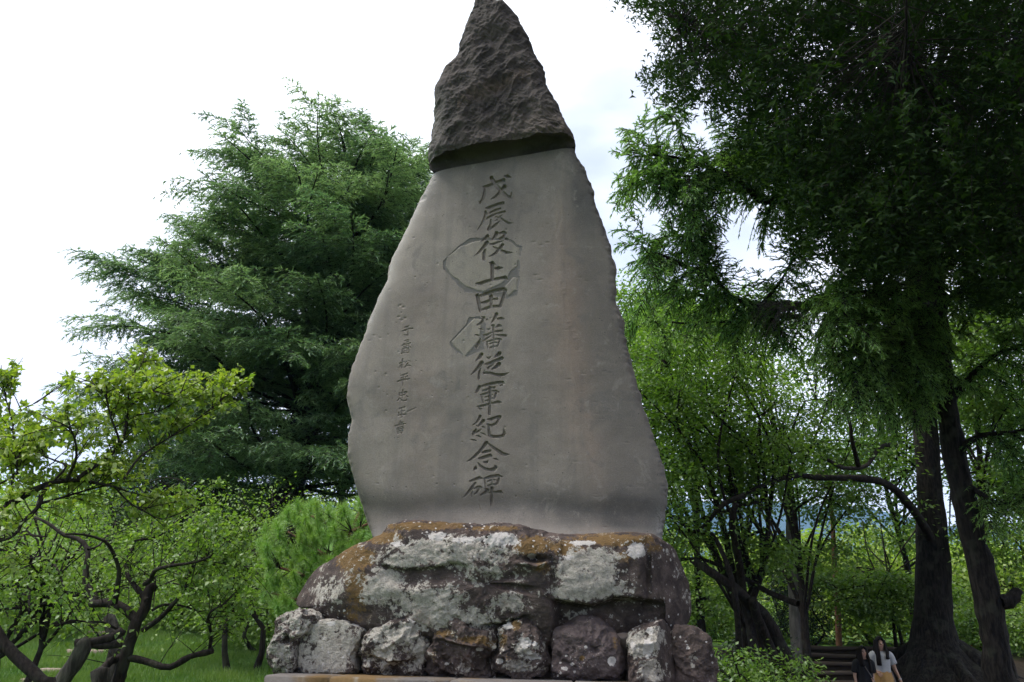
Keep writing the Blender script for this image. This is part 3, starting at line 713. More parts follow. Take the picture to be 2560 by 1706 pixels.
def blob(px, blobs):
    out = np.zeros(len(px))
    for (x, y, rx, ry, s) in blobs:
        r = np.hypot((px[:, 0] - x) / rx, (px[:, 1] - y) / ry)
        out = np.maximum(out, s * np.clip(1.35 - r * 0.8, 0, 1))
    return out
def rock(name, outline, off, front, backd, label, cat, mat, grey=(0, []), white=(0, []), orange=(0, []), group=None, nth=300, nph=130, ea=0.62, eb=0.75, amp=0.03, seed=0, steps=(), holes=(), planes=()):
    o2 = np.asarray(outline, float)
    w = onplane(o2[:, 0], o2[:, 1], off); q = np.stack([(w - M0) @ MU, w[:, 2]], -1)
    q = resample(np.vstack([q, q[:1]]), 0.01)[:-1]
    c = 0.5 * (q.max(0) + q.min(0)); dq = q - c
    th = np.arctan2(dq[:, 1], dq[:, 0]); r = np.hypot(dq[:, 0], dq[:, 1]); o = np.argsort(th)
    T = np.linspace(-np.pi, np.pi, nth, endpoint=False)
    R = np.interp(T, th[o], r[o], period=2 * np.pi)
    ph = np.linspace(0.0, np.pi, nph); ph = ph - 0.22 * np.sin(2 * ph) * 0.5
    s = np.abs(np.sin(ph)) ** ea; dz = np.sign(np.cos(ph)) * np.abs(np.cos(ph)) ** eb
    dz = np.where(dz > 0, dz * front, dz * backd)
    U = c[0] + s[:, None] * R * np.cos(T); Z = c[1] + s[:, None] * R * np.sin(T); N = np.repeat(dz[:, None], nth, 1) + off
    Pw = M0 * np.array([1, 1, 0]) + U[..., None] * MU + Z[..., None] * MZ + N[..., None] * MN
    cen = M0 * np.array([1, 1, 0]) + c[0] * MU + c[1] * MZ + off * MN
    dirn = nrm(Pw - cen)
    sc = max(R.max(), 0.2)
    inner = np.clip(np.sin(ph) ** 0.5, 0, 1)[:, None] * 0 + 1.0
    disp = amp * (fbm(Pw / (sc * 0.55), 3, seed=seed) * 0.9 + 0.55 * ridged(Pw / (sc * 0.40), 3, seed + 9) - 0.25)
    disp += amp * 0.28 * fbm(Pw / 0.075, 4, 0.6, seed + 20)
    keep = 1 - 0.75 * np.exp(-((ph - np.pi / 2) / 0.16) ** 2)[:, None]      # keeps the traced outline
    Pw = Pw + dirn * (disp * keep)[..., None]
    pp = pix(Pw); X, Y = pp[..., 0], pp[..., 1]; fr = sstep(np.cos(ph), 0.05, 0.4)[:, None]
    nd = np.zeros(X.shape)
    for (cx, cy, A, w_, fade) in steps:                # ledges: everything under the curve sits back
        cy_ = np.interp(X, cx, cy); win = sstep(X, cx[0], cx[0] + 25) * (1 - sstep(X, cx[-1] - 25, cx[-1]))
        sd = Y - cy_ + 4 * perlin(np.stack([X / 18, Y / 18, X * 0], -1), 3)
        nd -= A * win * sstep(sd, 0, w_) * (1 - sstep(sd, fade * .5, fade))
    for (hx, hy, rx, ry, A) in holes:
        nd -= A * np.exp(-(((X - hx) / rx) ** 2 + ((Y - hy) / ry) ** 2) ** 1.5)
    Pw = Pw + MN * (nd * fr)[..., None]
    for (px_, py_, nx, nn, nz) in planes:              # flat cleavage faces
        nv = nrm(MU * nx + MN * nn + MZ * nz); p0 = onplane(np.array(float(px_)), np.array(float(py_)), off + front * 0.75)
        dd = (Pw - p0) @ nv; Pw = Pw - nv * (np.clip(dd, 0, None) * 0.85)[..., None]
    nv = nph * nth; i = np.arange(nph - 1)[:, None] * nth; j = np.arange(nth)[None]; j2 = (j + 1) % nth
    f = np.stack([i + j, i + nth + j, i + nth + j2, i + j2], -1).reshape(-1, 4)
    me = make_mesh(name, Pw.reshape(-1, 3), f, True)
    pp = pix(Pw).reshape(-1, 2)
    low = 0.25 * perlin(Pw.reshape(-1, 3) / 0.16, seed + 40)
    for nm, (base, bl) in (('grey', grey), ('white', white), ('orange', orange)):
        v = np.maximum(base + (low if base > 0 else low * 0), 0)
        if bl: v = np.maximum(v, blob(pp, bl))
        add_attr(me, nm, np.clip(v, 0, 1))
    o = put(name, me, mat); tag(o, label, cat, group); return o

rock("base_boulder", [(744,1497),(754,1478),(778,1443),(808,1418),(846,1404),(871,1388),(901,1368),(933,1354),(966,1338),(993,1319),(1031,1308),(1088,1309),(1156,1312),(1238,1319),(1309,1330),(1349,1339),(1445,1340),(1608,1339),(1648,1357),(1673,1367),(1697,1400),(1722,1457),(1730,1511),(1724,1552),(1708,1566),(1640,1600),(1400,1625),(1100,1625),(900,1600),(830,1550),(792,1522),(770,1514),(749,1516)],
     0.12, 0.44, 0.62, "huge lichen-covered boulder with orange moss along its top, carrying the memorial stone", "boulder", STONE_BROWN,
     grey=(0.24, [(1120,1378,170,44,.8),(960,1470,62,55,.8),(1050,1505,120,55,.75),(1130,1545,170,34,.70),(1040,1560,80,26,.6),(1470,1430,95,66,.78),(1470,1480,110,24,.8),(825,1478,42,42,.65),(1000,1400,80,24,.7),(1270,1510,55,34,.65),(1230,1440,40,40,.5),(1440,1540,50,20,.55)]),
     white=(0.0, [(1245,1350,56,20,.75),(1590,1376,22,20,.95),(1330,1392,12,9,.8),(1460,1358,40,9,.7),(1165,1350,46,12,.65),(1090,1340,40,14,.62),(1000,1360,40,9,.55),(1415,1395,20,7,.6)]),
     orange=(0.0, [(1060,1316,110,12,.85),(960,1345,60,20,.75),(890,1395,60,36,.8),(900,1470,46,60,.68),(890,1530,60,30,.5),(1330,1365,60,26,.8),(1420,1372,60,24,.75),(1530,1350,110,18,.85),(1360,1420,30,22,.6),(1230,1322,90,8,.7),(1560,1395,36,28,.55),(1640,1372,26,14,.6)]),
     nth=520, nph=210, ea=0.5, eb=0.62, amp=0.055, seed=3,
     steps=[([945,1000,1050,1100,1130,1180],[1406,1420,1417,1411,1403,1410],.05,8,60),
            ([1375,1450,1480,1530,1560,1640,1700],[1494,1506,1509,1492,1490,1496,1500],.20,10,400),
            ([1280,1310,1345,1380],[1400,1404,1411,1400],-.05,5,14), ([1190,1270,1335],[1560,1550,1528],.07,7,60),
            ([1240,1290,1340],[1452,1459,1467],.05,5,26)],
     holes=[(1340,1398,26,9,.10),(1225,1450,22,16,.06),(1300,1440,40,12,.04),(1380,1450,10,60,.06),(1625,1440,14,70,.10)],
     planes=[(1620,1440,.75,.66,.05),(850,1440,-.62,.74,.25),(770,1500,-.3,.6,-.7)])
G = "lichened stones ringing the boulder's foot"
def st(outline, label, mat=STONE_BROWN, **k):
    o_ = np.array(outline, float); c_ = .5 * (o_.min(0) + o_.max(0)); outline = c_ + (o_ - c_) * np.array([.965, .985])
    k.setdefault('ea', .70); k.setdefault('eb', .66)
    rock("base_stone", outline, 0.30, k.pop('front', .30), .32, label, "stone", mat, group=G, **k)
st([(686,1645),(698,1599),(715,1551),(744,1536),(776,1521),(800,1528),(818,1546),(806,1575),(775,1600),(766,1640),(765,1672),(734,1683),(703,1682),(688,1660)],
   "upright mottled grey stone at the ring's outer end beside the lawn", grey=(.52,[]), seed=11, amp=.04, holes=[(713,1598,9,12,.06),(745,1640,14,5,.03)])
st([(761,1618),(768,1594),(788,1567),(818,1551),(869,1552),(906,1559),(934,1574),(924,1602),(905,1640),(906,1680),(869,1688),(808,1683),(768,1677)],
   "flat-faced pale grey stone with a dark notch on its upper corner", grey=(.62,[(820,1640,60,45,.8)]), white=(0,[(900,1562,22,7,.75),(830,1560,14,9,.6)]), seed=12, ea=.45, eb=.5, amp=.025, planes=[(830,1625,-.08,1,.02),(905,1620,.8,.6,.1)], holes=[(795,1588,8,20,.05),(860,1605,8,20,.02)])
st([(901,1633),(921,1599),(943,1569),(980,1552),(1030,1541),(1064,1543),(1081,1571),(1078,1611),(1074,1660),(1064,1690),(1005,1697),(936,1691),(911,1660)],
   "knobbly grey stone with a slanting flank, next to the flat-faced pale one", grey=(.52,[(1010,1585,50,40,.75),(960,1625,40,30,.7)]), white=(0,[(1030,1552,26,8,.6),(935,1605,16,10,.6)]), seed=13, amp=.042, steps=[([915,980,1060],[1630,1655,1640],.06,8,90)])
st([(1076,1648),(1079,1611),(1094,1579),(1116,1554),(1143,1543),(1190,1556),(1243,1584),(1246,1600),(1242,1628),(1236,1660),(1235,1682),(1200,1700),(1100,1697),(1083,1680)],
   "dark brown stone with a mossy ochre ledge across its top", grey=(.30,[]), orange=(0,[(1110,1585,36,14,.6),(1190,1600,50,14,.68),(1225,1610,30,16,.6),(1085,1640,10,30,.5)]), white=(0,[(1200,1624,12,5,.8),(1118,1660,8,5,.7)]), seed=14, amp=.05, steps=[([1085,1150,1240],[1590,1608,1622],.07,10,120)], holes=[(1205,1665,30,26,.08)])
st([(1235,1658),(1247,1616),(1247,1584),(1264,1559),(1301,1539),(1331,1538),(1353,1557),(1365,1581),(1370,1618),(1375,1648),(1368,1677),(1343,1692),(1282,1690),(1240,1676)],
   "stone with an orange moss spot and round white lichens on its face", grey=(.34,[(1310,1625,40,30,.65),(1300,1665,46,18,.7)]), white=(0,[(1269,1563,13,12,.8),(1315,1608,15,13,.95),(1337,1610,8,7,.8),(1249,1653,9,8,.9),(1330,1640,26,12,.65)]), orange=(0,[(1289,1561,14,16,.9),(1257,1600,14,34,.6),(1270,1640,16,20,.55)]), seed=15, amp=.04, steps=[([1270,1320,1372],[1650,1638,1622],.03,6,30)])
st([(1377,1653),(1380,1603),(1392,1571),(1429,1549),(1457,1540),(1491,1544),(1523,1567),(1548,1596),(1563,1638),(1563,1672),(1550,1700),(1500,1710),(1400,1708),(1376,1688)],
   "smooth purple-brown stone with one oval white lichen", mat=STONE_PURPLE, grey=(0.05,[]), white=(0,[(1529,1654,9,11,1.0),(1410,1672,14,7,.6),(1430,1660,10,6,.6),(1465,1618,5,4,.7)]), orange=(0,[(1455,1646,7,7,.8),(1540,1610,14,20,.45)]), seed=16, amp=.03, steps=[([1465,1490,1510],[1612,1616,1610],.035,5,24)])
st([(1564,1648),(1562,1611),(1566,1588),(1580,1571),(1614,1557),(1654,1555),(1674,1574),(1690,1611),(1698,1660),(1700,1720),(1640,1735),(1575,1725),(1563,1700)],
   "tall stone with a broad pale lichen sheet, at the ring's front corner", grey=(.2,[(1600,1610,36,34,.85),(1630,1680,36,36,.8),(1640,1600,26,40,.7)]), white=(0,[(1624,1578,10,9,.9),(1620,1618,16,28,.7),(1582,1612,10,20,.6)]), seed=17, amp=.03, ea=.5, eb=.55, planes=[(1660,1640,.85,.5,.05)])
st([(1668,1620),(1676,1572),(1713,1563),(1750,1575),(1775,1599),(1786,1648),(1788,1706),(1780,1745),(1700,1745),(1672,1710)],
   "dark round stone at the shaded end of the ring", grey=(.10,[(1733,1650,12,20,.55)]), white=(0,[(1790,1615,6,14,.7),(1720,1620,5,5,.6)]), seed=18, amp=.03, front=.16)

# ---- plinth of cut blocks
pl = at(662, 1687, 6.28); ptop = pl[2]
d = ray(np.array(1240.), np.array(1704.)); pr = CAM + d * ((ptop - CAM[2]) / d[2])
ax = nrm((pr - pl) * np.array([1, 1, 0])); ay = np.array([-ax[1], ax[0], 0])
plinth = thing("plinth", (pl[0] + 1.8, pl[1] + 1.2, 0), "stepped plinth of cut stone blocks under the ring of stones", "plinth")
t = NT("plinth_stone"); co = t.coord()
n1 = t.noise(co, 5, 5, 0.6); n2 = t.noise(co, 40, 4, 0.6); sx = t.new("ShaderNodeSeparateXYZ", None, Vector=co).outputs
strk = t.noise(t.scale(co, (1, 1, 0.08)), 9, 4, 0.6)
c = t.mix(n1, (0.075, 0.066, 0.063), (0.14, 0.125, 0.118))
c = t.mix(t.ramp(t.noise(co, 1.3, 4, 0.6), 0.5, 0.62), c, t.mix(n2, (0.09, 0.055, 0.024), (0.15, 0.095, 0.042)))
c = t.mix(t.math('MULTIPLY', t.ramp(strk, 0.55, 0.7), 0.5), c, (0.21, 0.20, 0.185))
PLINTH = t.pbsdf(c, 0.85, t.bump(t.math('ADD', n1, n2), 0.4, 0.01), 0.2)
def block(acc, o, u, v, lx, ly, z0, z1, bev=0.012, seed=0):
    """bevelled box, slightly worn"""
    bm = []
    for (z, ins) in ((z0, 0), (z1 - bev, 0), (z1, bev)):
        bm.append([o + u * (x) + v * (y) + MZ * z for (x, y) in ((ins, ins), (lx - ins, ins), (lx - ins, ly - ins), (ins, ly - ins))])
    vv = np.array(bm).reshape(-1, 3)
    vv += 0.004 * perlin(vv * 9, seed)[:, None]
    f = [[k * 4 + a, k * 4 + (a + 1) % 4, k * 4 + 4 + (a + 1) % 4, k * 4 + 4 + a] for k in (0, 1) for a in range(4)] + [[8, 9, 10, 11], [3, 2, 1, 0]]
    acc.add(vv, np.array(f))
joints = [0, 0.47, 1.32, 2.16, 2.75, 3.22]
for a, b in zip(joints[:-1], joints[1:]):
    A = Acc(); block(A, pl * np.array([1, 1, 0]) + ax * (a + .003), ax, ay, b - a - .006, 2.6, ptop - .28, ptop); A.obj("coping_block", PLINTH, plinth)
for r in range(2):
    for k in range(4):
        A = Acc(); L = 3.02 / 4; block(A, pl * np.array([1, 1, 0]) + ax * (.10 + k * L + .003) + ay * .10, ax, ay, L - .006, 2.4, 0.02 + r * (ptop - .30) / 2, (r + 1) * (ptop - .30) / 2 + 0.015, seed=r + k); A.obj("base_block", PLINTH, plinth)
t = NT("pink_mortar"); co = t.coord()
PMORT = t.pbsdf(t.mix(t.noise(co, 12, 5), (0.20, 0.155, 0.13), (0.33, 0.27, 0.235)), 0.9, t.bump(t.noise(co, 35, 4), 0.4, 0.015), 0.1)
A = Acc()
mo = onplane(np.array(720.), np.array(1650.), 0.26) * np.array([1, 1, 0])
gu = np.linspace(0, 3.05, 60)
top = onplane(720 + gu / 3.05 * 980, 1578 + gu / 3.05 * 4, 0.30)[:, 2] + 0.03 * perlin(np.stack([gu * 5, gu * 0, gu * 0], -1), 2)
for k, (dn, hz_) in enumerate([(-0.02, -0.9), (0.0, -.10), (0.13, -.04), (0.08, 0.0), (-.8, .02)]):
    row = mo + MU * gu[:, None] + MN * dn; row = np.stack([row[:, 0], row[:, 1], np.maximum(top + hz_, ptop)], -1)
    A.v.append(row + 0.012 * perlin(row * 11, 4)[:, None]); A.a.append(np.zeros(60)); A.n += 60
A.f[4] = [gridq(5, 60, 0)]
A.obj("mortar_bed", PMORT, plinth, smooth=True)
# ================================================================ vegetation tools
def rand_unit(n, rng): return nrm(rng.normal(size=(n, 3)))
def leaf_geo(kind, pos, d, nr, L, W):
    """leaves as small folded blades: pos base, d along the midrib, nr face normal"""
    pos = np.asarray(pos); n = len(pos); d = nrm(d); s = nrm(np.cross(d, nr)); nn = np.cross(s, d)
    L = np.broadcast_to(L, (n,))[:, None]; W = np.broadcast_to(W, (n,))[:, None]
    if kind == 'oval':                  # 6 vertices, folded along the midrib, tip bent down
        pts = [pos, pos + d * L * .42 + s * W * .5 + nn * L * .07, pos + d * L * .42 - s * W * .5 + nn * L * .07, pos + d * L * .45 - nn * L * .02,
               pos + d * L * .98 - nn * L * .20]
        tri = [(0, 3, 1), (0, 2, 3), (1, 3, 4), (3, 2, 4)]
    elif kind == 'fan':                 # ginkgo: stalk then a notched fan
        pts = [pos, pos + d * L * .45, pos + d * L * .95 + s * W * .55 + nn * L * .06, pos + d * L * .86, pos + d * L * .95 - s * W * .55 + nn * L * .06, pos + s * L * .03]
        tri = [(0, 5, 1), (1, 3, 2), (1, 4, 3)]
    elif kind == 'rhomb':
        pts = [pos, pos + d * L * .45 + s * W * .5, pos + d * L - nn * L * .12, pos + d * L * .45 - s * W * .5]
        tri = [(0, 1, 2), (0, 2, 3)]
    else:                               # needle
        pts = [pos + s * W * .5, pos - s * W * .5, pos + d * L]
        tri = [(0, 1, 2)]
    k = len(pts); v = np.stack(pts, 1).reshape(-1, 3)
    f = (np.arange(n)[:, None, None] * k + np.array(tri)[None]).reshape(-1, 3)
    return v, f, k
def add_leaves(acc, kind, pos, d, nr, L, W, var):
    v, f, k = leaf_geo(kind, pos, d, nr, L, W); acc.add(v, f, np.repeat(var, k))
def sample_on(polys, dens, rng, t0=0.15):
    """points and tangents spread along branch polylines, DENS per metre"""
    P, Tn, R = [], [], []
    for pts, rad in polys:
        pts = np.asarray(pts); seg = np.diff(pts, axis=0); l = np.linalg.norm(seg, axis=1); c = np.concatenate([[0], np.cumsum(l)])
        n = rng.poisson(c[-1] * dens)
        if n == 0: continue
        s = rng.uniform(t0 * c[-1], c[-1], n); i = np.clip(np.searchsorted(c, s) - 1, 0, len(seg) - 1)
        f = ((s - c[i]) / np.maximum(l[i], 1e-9))[:, None]
        P.append(pts[i] + seg[i] * f); Tn.append(nrm(seg[i])); R.append(np.interp(s, c, np.broadcast_to(rad, (len(pts),))))
    return np.vstack(P), np.vstack(Tn), np.concatenate(R)
def sprout(P, Tn, rng, l0, l1, spread=0.9, up=0.35):
    """one twig per point: start, direction, length"""
    n = len(P); d = nrm(Tn * (1 - spread * .5) + rand_unit(n, rng) * spread + np.array([0, 0, up]))
    return P, d, rng.uniform(l0, l1, n)
def twig_geo(acc, P, d, L, r, sag=0.0, sides=3, r_end=0.35):
    n = len(P)
    if n == 0: return
    t = np.array([0, .35, .7, 1.0]); L_ = np.broadcast_to(L, (n,))[:, None, None]
    pts = P[:, None] + d[:, None] * L_ * t[None, :, None] - np.array([0, 0, 1.0]) * (sag * L_ * (t ** 2)[None, :, None])
    a = nrm(np.cross(d, np.array([.2, .3, .93]))); b = np.cross(d, a)
    th = np.arange(sides) * 2 * np.pi / sides
    ring = a[:, None, None] * np.cos(th)[None, None, :, None] + b[:, None, None] * np.sin(th)[None, None, :, None]
    rr = np.broadcast_to(r, (n,))[:, None] * (1 - (1 - r_end) * t)[None]
    v = (pts[:, :, None] + ring * rr[:, :, None, None]).reshape(-1, 3)
    base = np.arange(n)[:, None, None] * 4 * sides; k = np.arange(3)[None, :, None] * sides; j = np.arange(sides)[None, None]; j2 = (j + 1) % sides
    f = np.stack([base + k + j, base + k + j2, base + k + sides + j2, base + k + sides + j], -1).reshape(-1, 4)
    acc.add(v, f)
def along(P, d, L, m, rng, sag=0.0, t0=0.15):
    """m points on each twig"""
    n = len(P); t = rng.uniform(t0, 1.0, (n, m)); L_ = np.broadcast_to(L, (n,))[:, None]
    p = P[:, None] + d[:, None] * (L_ * t)[..., None] - np.array([0, 0, 1.0]) * (sag * L_ * t * t)[..., None]
    tg = nrm(d[:, None] - np.array([0, 0, 1.0]) * (2 * sag * t)[..., None])
    return p.reshape(-1, 3), np.broadcast_to(tg, p.shape).reshape(-1, 3), t.ravel()
def in_poly(p, poly):
    q = pix(p); return poly_inside(q[:, 0], q[:, 1], poly)
def px_branch(px, D, r0, r1, step=0.12):
    """limb traced in the photograph; D one depth or one per point"""
    px = np.asarray(px, float); D = np.broadcast_to(np.asarray(D, float), (len(px),))
    pts = resample(at(px[:, 0], px[:, 1], D), step)
    return pts, np.linspace(r0, r1, len(pts))

BARK_DARK = bark_mat("plum_bark", (0.010, 0.008, 0.007), (0.034, 0.027, 0.024), 14)
BARK_GREY = bark_mat("grey_bark", (0.018, 0.016, 0.014), (0.075, 0.066, 0.058), 10)
BARK_CRAG = bark_mat("furrowed_bark", (0.005, 0.0045, 0.004), (0.030, 0.025, 0.021), 11, 0.2, 1.0)
BARK_RED = bark_mat("red_pine_bark", (0.07, 0.035, 0.022), (0.16, 0.085, 0.055), 9)
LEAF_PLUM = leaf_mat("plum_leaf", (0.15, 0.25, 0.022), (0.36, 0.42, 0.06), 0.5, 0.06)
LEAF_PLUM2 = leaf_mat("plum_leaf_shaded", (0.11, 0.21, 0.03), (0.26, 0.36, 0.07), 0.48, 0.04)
LEAF_CEDAR = leaf_mat("cedar_needle", (0.095, 0.185, 0.088), (0.29, 0.41, 0.19), 0.42, 0.05, (1, 1.1, 0.7))
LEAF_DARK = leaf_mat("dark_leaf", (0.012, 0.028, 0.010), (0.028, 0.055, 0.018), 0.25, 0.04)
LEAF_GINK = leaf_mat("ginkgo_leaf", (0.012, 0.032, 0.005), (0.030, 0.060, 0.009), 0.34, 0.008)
LEAF_LARCH = leaf_mat("larch_needle", (0.115, 0.25, 0.075), (0.27, 0.43, 0.12), 0.45, 0.03)
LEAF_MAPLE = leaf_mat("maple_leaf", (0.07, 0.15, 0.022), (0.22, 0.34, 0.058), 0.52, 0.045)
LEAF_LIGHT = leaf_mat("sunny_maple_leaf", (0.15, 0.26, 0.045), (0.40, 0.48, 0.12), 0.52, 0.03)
LEAF_PINE = leaf_mat("pine_needle", (0.13, 0.28, 0.04), (0.28, 0.42, 0.075), 0.35, 0.06)
LEAF_SHRUB = leaf_mat("shrub_leaf", (0.11, 0.22, 0.032), (0.23, 0.33, 0.055), 0.45, 0.05)

def singles(root, mat, kind, pos, d, nr, L, W, n=300, name="leaf"):
    """the leaves that show largest, one object each, sharing a few meshes"""
    meshes = []
    for v_ in (0.1, 0.45, 0.8, 1.0):
        v, f, k = leaf_geo(kind, np.zeros((1, 3)), np.array([[0, 1.0, 0]]), np.array([[0, 0, 1.0]]), 1.0, 0.62)
        me = make_mesh(name, v, f, False, np.full(k, v_)); me.materials.append(mat); meshes.append(me)
    inv = Matrix.Translation(-root.location)
    for i in range(min(n, len(pos))):
        a = nrm(d[i]); s = nrm(np.cross(a, nr[i])); c = np.cross(s, a)
        o = bpy.data.objects.new(name, meshes[i % 4]); COL.objects.link(o); o.parent = root; o.matrix_parent_inverse = inv
        l = L[i]
        o.matrix_basis = Matrix(((s[0] * l, a[0] * l, c[0] * l, pos[i][0]), (s[1] * l, a[1] * l, c[1] * l, pos[i][1]), (s[2] * l, a[2] * l, c[2] * l, pos[i][2]), (0, 0, 0, 1)))

def traced_tree(name, label, base, limbs, bark, leafm, kind, rng, poly, dens, tl, leaves, LW, group=None, cat="tree", sag=0.1, up=0.35, singles_n=300, second=True, sides=9, drop=0.25, thin=None):
    """tree whose limbs follow the photograph; twigs and leaves grow on them"""
    root = thing(name, tuple(base), label, cat, group)
    polys = []
    for k, (pts, rad) in enumerate(limbs):
        A = Acc(); tube(A, pts, rad, sides if k == 0 else 7, 0.22, k)
        A.obj("trunk" if k == 0 else "limb", bark, root, smooth=True)
        if k > 0: polys.append((pts, rad))
    P, T, R = sample_on(polys, dens, rng)
    P, d, L = sprout(P, T, rng, tl[0], tl[1], 0.85, up); d = nrm(d + np.array([0, .38, 0]))
    k = in_poly(P + d * L[:, None] * .8, poly); P, d, L = P[k], d[k], L[k]
    tw = Acc(); twig_geo(tw, P, d, L, 0.006, sag)
    allP, alld, allL = [P], [d], [L]
    if second:
        p2, t2, _ = along(P, d, L, 4, rng, sag, 0.3)
        p2, d2, L2 = sprout(p2, t2, rng, tl[0] * .5, tl[1] * .6, 0.9, up * .8)
        k = in_poly(p2 + d2 * L2[:, None], poly); p2, d2, L2 = p2[k], d2[k], L2[k]
        twig_geo(tw, p2, d2, L2, 0.003, sag); allP.append(p2); alld.append(d2); allL.append(L2)
    tw.obj("twigs", bark, root, kind="stuff")
    P, d, L = np.vstack(allP), np.vstack(alld), np.concatenate(allL)
    p, tg, t = along(P, d, L, leaves, rng, sag, 0.25)
    ok = in_poly(p, poly)
    if thin is not None: ok &= thin(p, rng)
    p, tg = p[ok], tg[ok]; n = len(p)
    ld = nrm(tg * .5 + rand_unit(n, rng) * .9 - np.array([0, 0, drop]))
    nr = nrm(rand_unit(n, rng) * .7 + np.array([0, 0, 1.0]))
    sz = rng.uniform(.7, 1.2, n); ll = LW[0] * sz; var = np.clip(rng.beta(2, 2.4, n) + 0.22 * perlin(p / .5, 3), 0, 1)
    dist = np.linalg.norm(p - CAM, axis=1)
    cand = np.argsort(dist)[: n // 2]; pick = rng.choice(cand, min(singles_n, len(cand)), replace=False) if singles_n else np.array([], int)
    rest = np.setdiff1d(np.arange(n), pick)
    A = Acc(); add_leaves(A, kind, p[rest], ld[rest], nr[rest], ll[rest], LW[1] * sz[rest], var[rest])
    A.obj("foliage", leafm, root, kind="stuff")
    if singles_n: singles(root, leafm, kind, p[pick], ld[pick], nr[pick], ll[pick], None, singles_n)
    return root

# ---------------------------------------------------------------- the two old plum trees on the lawn
def c6(s): return [(float(a) / 3.361, 1240 + float(b) / 3.361) for a, b in (p.split(',') for p in s.split())]
def c5(s): return [(float(a) / 3.92, 1000 + float(b) / 3.92) for a, b in (p.split(',') for p in s.split())]
def c4(s): return [(float(a) / 3.361, 800 + float(b) / 3.361) for a, b in (p.split(',') for p in s.split())]
def W6(r, D): return r / 3.361 * D / FPX * .92
rng = np.random.default_rng(21)
DA = 8.6
def la(f, s, r0, r1, dD=0.0):
    px = f(s); return px_branch(px, DA + np.linspace(0, dD, len(px)), W6(r0, DA), W6(r1, DA), 0.07)
base = at(292, 1720, DA); gzb = float(gz(base[0], base[1]))
trunk = np.vstack([[base[0] - .05, base[1], gzb - .1], at(np.array([290, 300, 312, 324, 337, 343]), np.array([1730, 1690, 1650, 1610, 1570, 1545]), DA)])
tr = resample(trunk, .08)
limbsA = [(tr, np.linspace(W6(62, DA), W6(46, DA), len(tr))),
 la(c6, "1150,1040 1060,960 960,905 770,905 800,870 720,720 730,560 740,450 650,360 540,330 400,230 290,180", 44, 12, .5),
 la(c6, "960,905 990,750 1000,620 950,480 880,380 700,325 550,320", 26, 7, -.4),
 la(c6, "1140,1060 1220,940 1230,850 1260,780 1305,765", 48, 44, .1),
 la(c6, "1235,880 1160,790 1090,700 1060,600 1080,520 1130,380 1150,260 1090,140 1010,90", 27, 6, .8),
 la(c6, "1215,740 1270,700 1300,630 1420,590 1660,555 1780,500", 22, 7, -.6),
 la(c6, "1200,1130 1330,1040 1430,940 1540,800 1590,680 1620,580 1650,450", 24, 6, -.3),
 la(c6, "1280,960 1380,915 1560,930 1680,970 1900,940 2080,900", 13, 4, .6),
 la(c6, "1070,1360 1200,1380 1300,1415 1430,1440 1600,1350 1790,1305", 30, 24, -.2),
 la(c6, "1760,1310 1775,1150 1745,1050 1775,970 1900,900", 18, 5, -.5),
 la(c6, "1010,1360 930,1390 880,1440 850,1500", 34, 30, -.2),
 la(c6, "1050,1145 960,1110 860,1060 730,1060 600,1045 480,1090", 13, 4, -.7),
 la(c6, "1600,680 1750,600 1950,560 2150,640", 10, 4, .9),
 la(c6, "1420,590 1600,420 1800,330 1980,420", 10, 4, .4),
 la(c6, "1130,380 1350,330 1500,200 1650,120", 11, 4, .6),
 la(c6, "1010,90 1150,-40 1350,-150 1550,-120 1700,-40", 7, 3, 0.),
 la(c6, "740,450 830,420 900,330", 12, 5, .3)]
polyA = [(330,1330),(400,1190),(450,1180),(500,1185),(560,1190),(600,1240),(640,1340),(690,1440),(700,1520),(660,1560),(620,1570),(570,1600),(500,1640),(440,1590),(380,1560),(300,1640),(190,1660),(90,1640),(60,1500),(120,1400),(240,1370)]
def gapA(p, rng):
    q = pix(p); return rng.random(len(p)) < np.where((q[:, 1] > 1540) & (q[:, 0] < 620), 0.30, np.where((q[:, 0] < 420) & (q[:, 1] > 1360), .40, 1.0))
traced_tree("plum_tree", "gnarled dark plum tree with a cut-off limb, nearest the plinth on the lawn", (base[0], base[1], gzb), limbsA, BARK_DARK, LEAF_PLUM2, 'oval', rng, polyA, 15, (.25, .6), 11, (.054, .037), group="old plum trees on the lawn", thin=gapA)

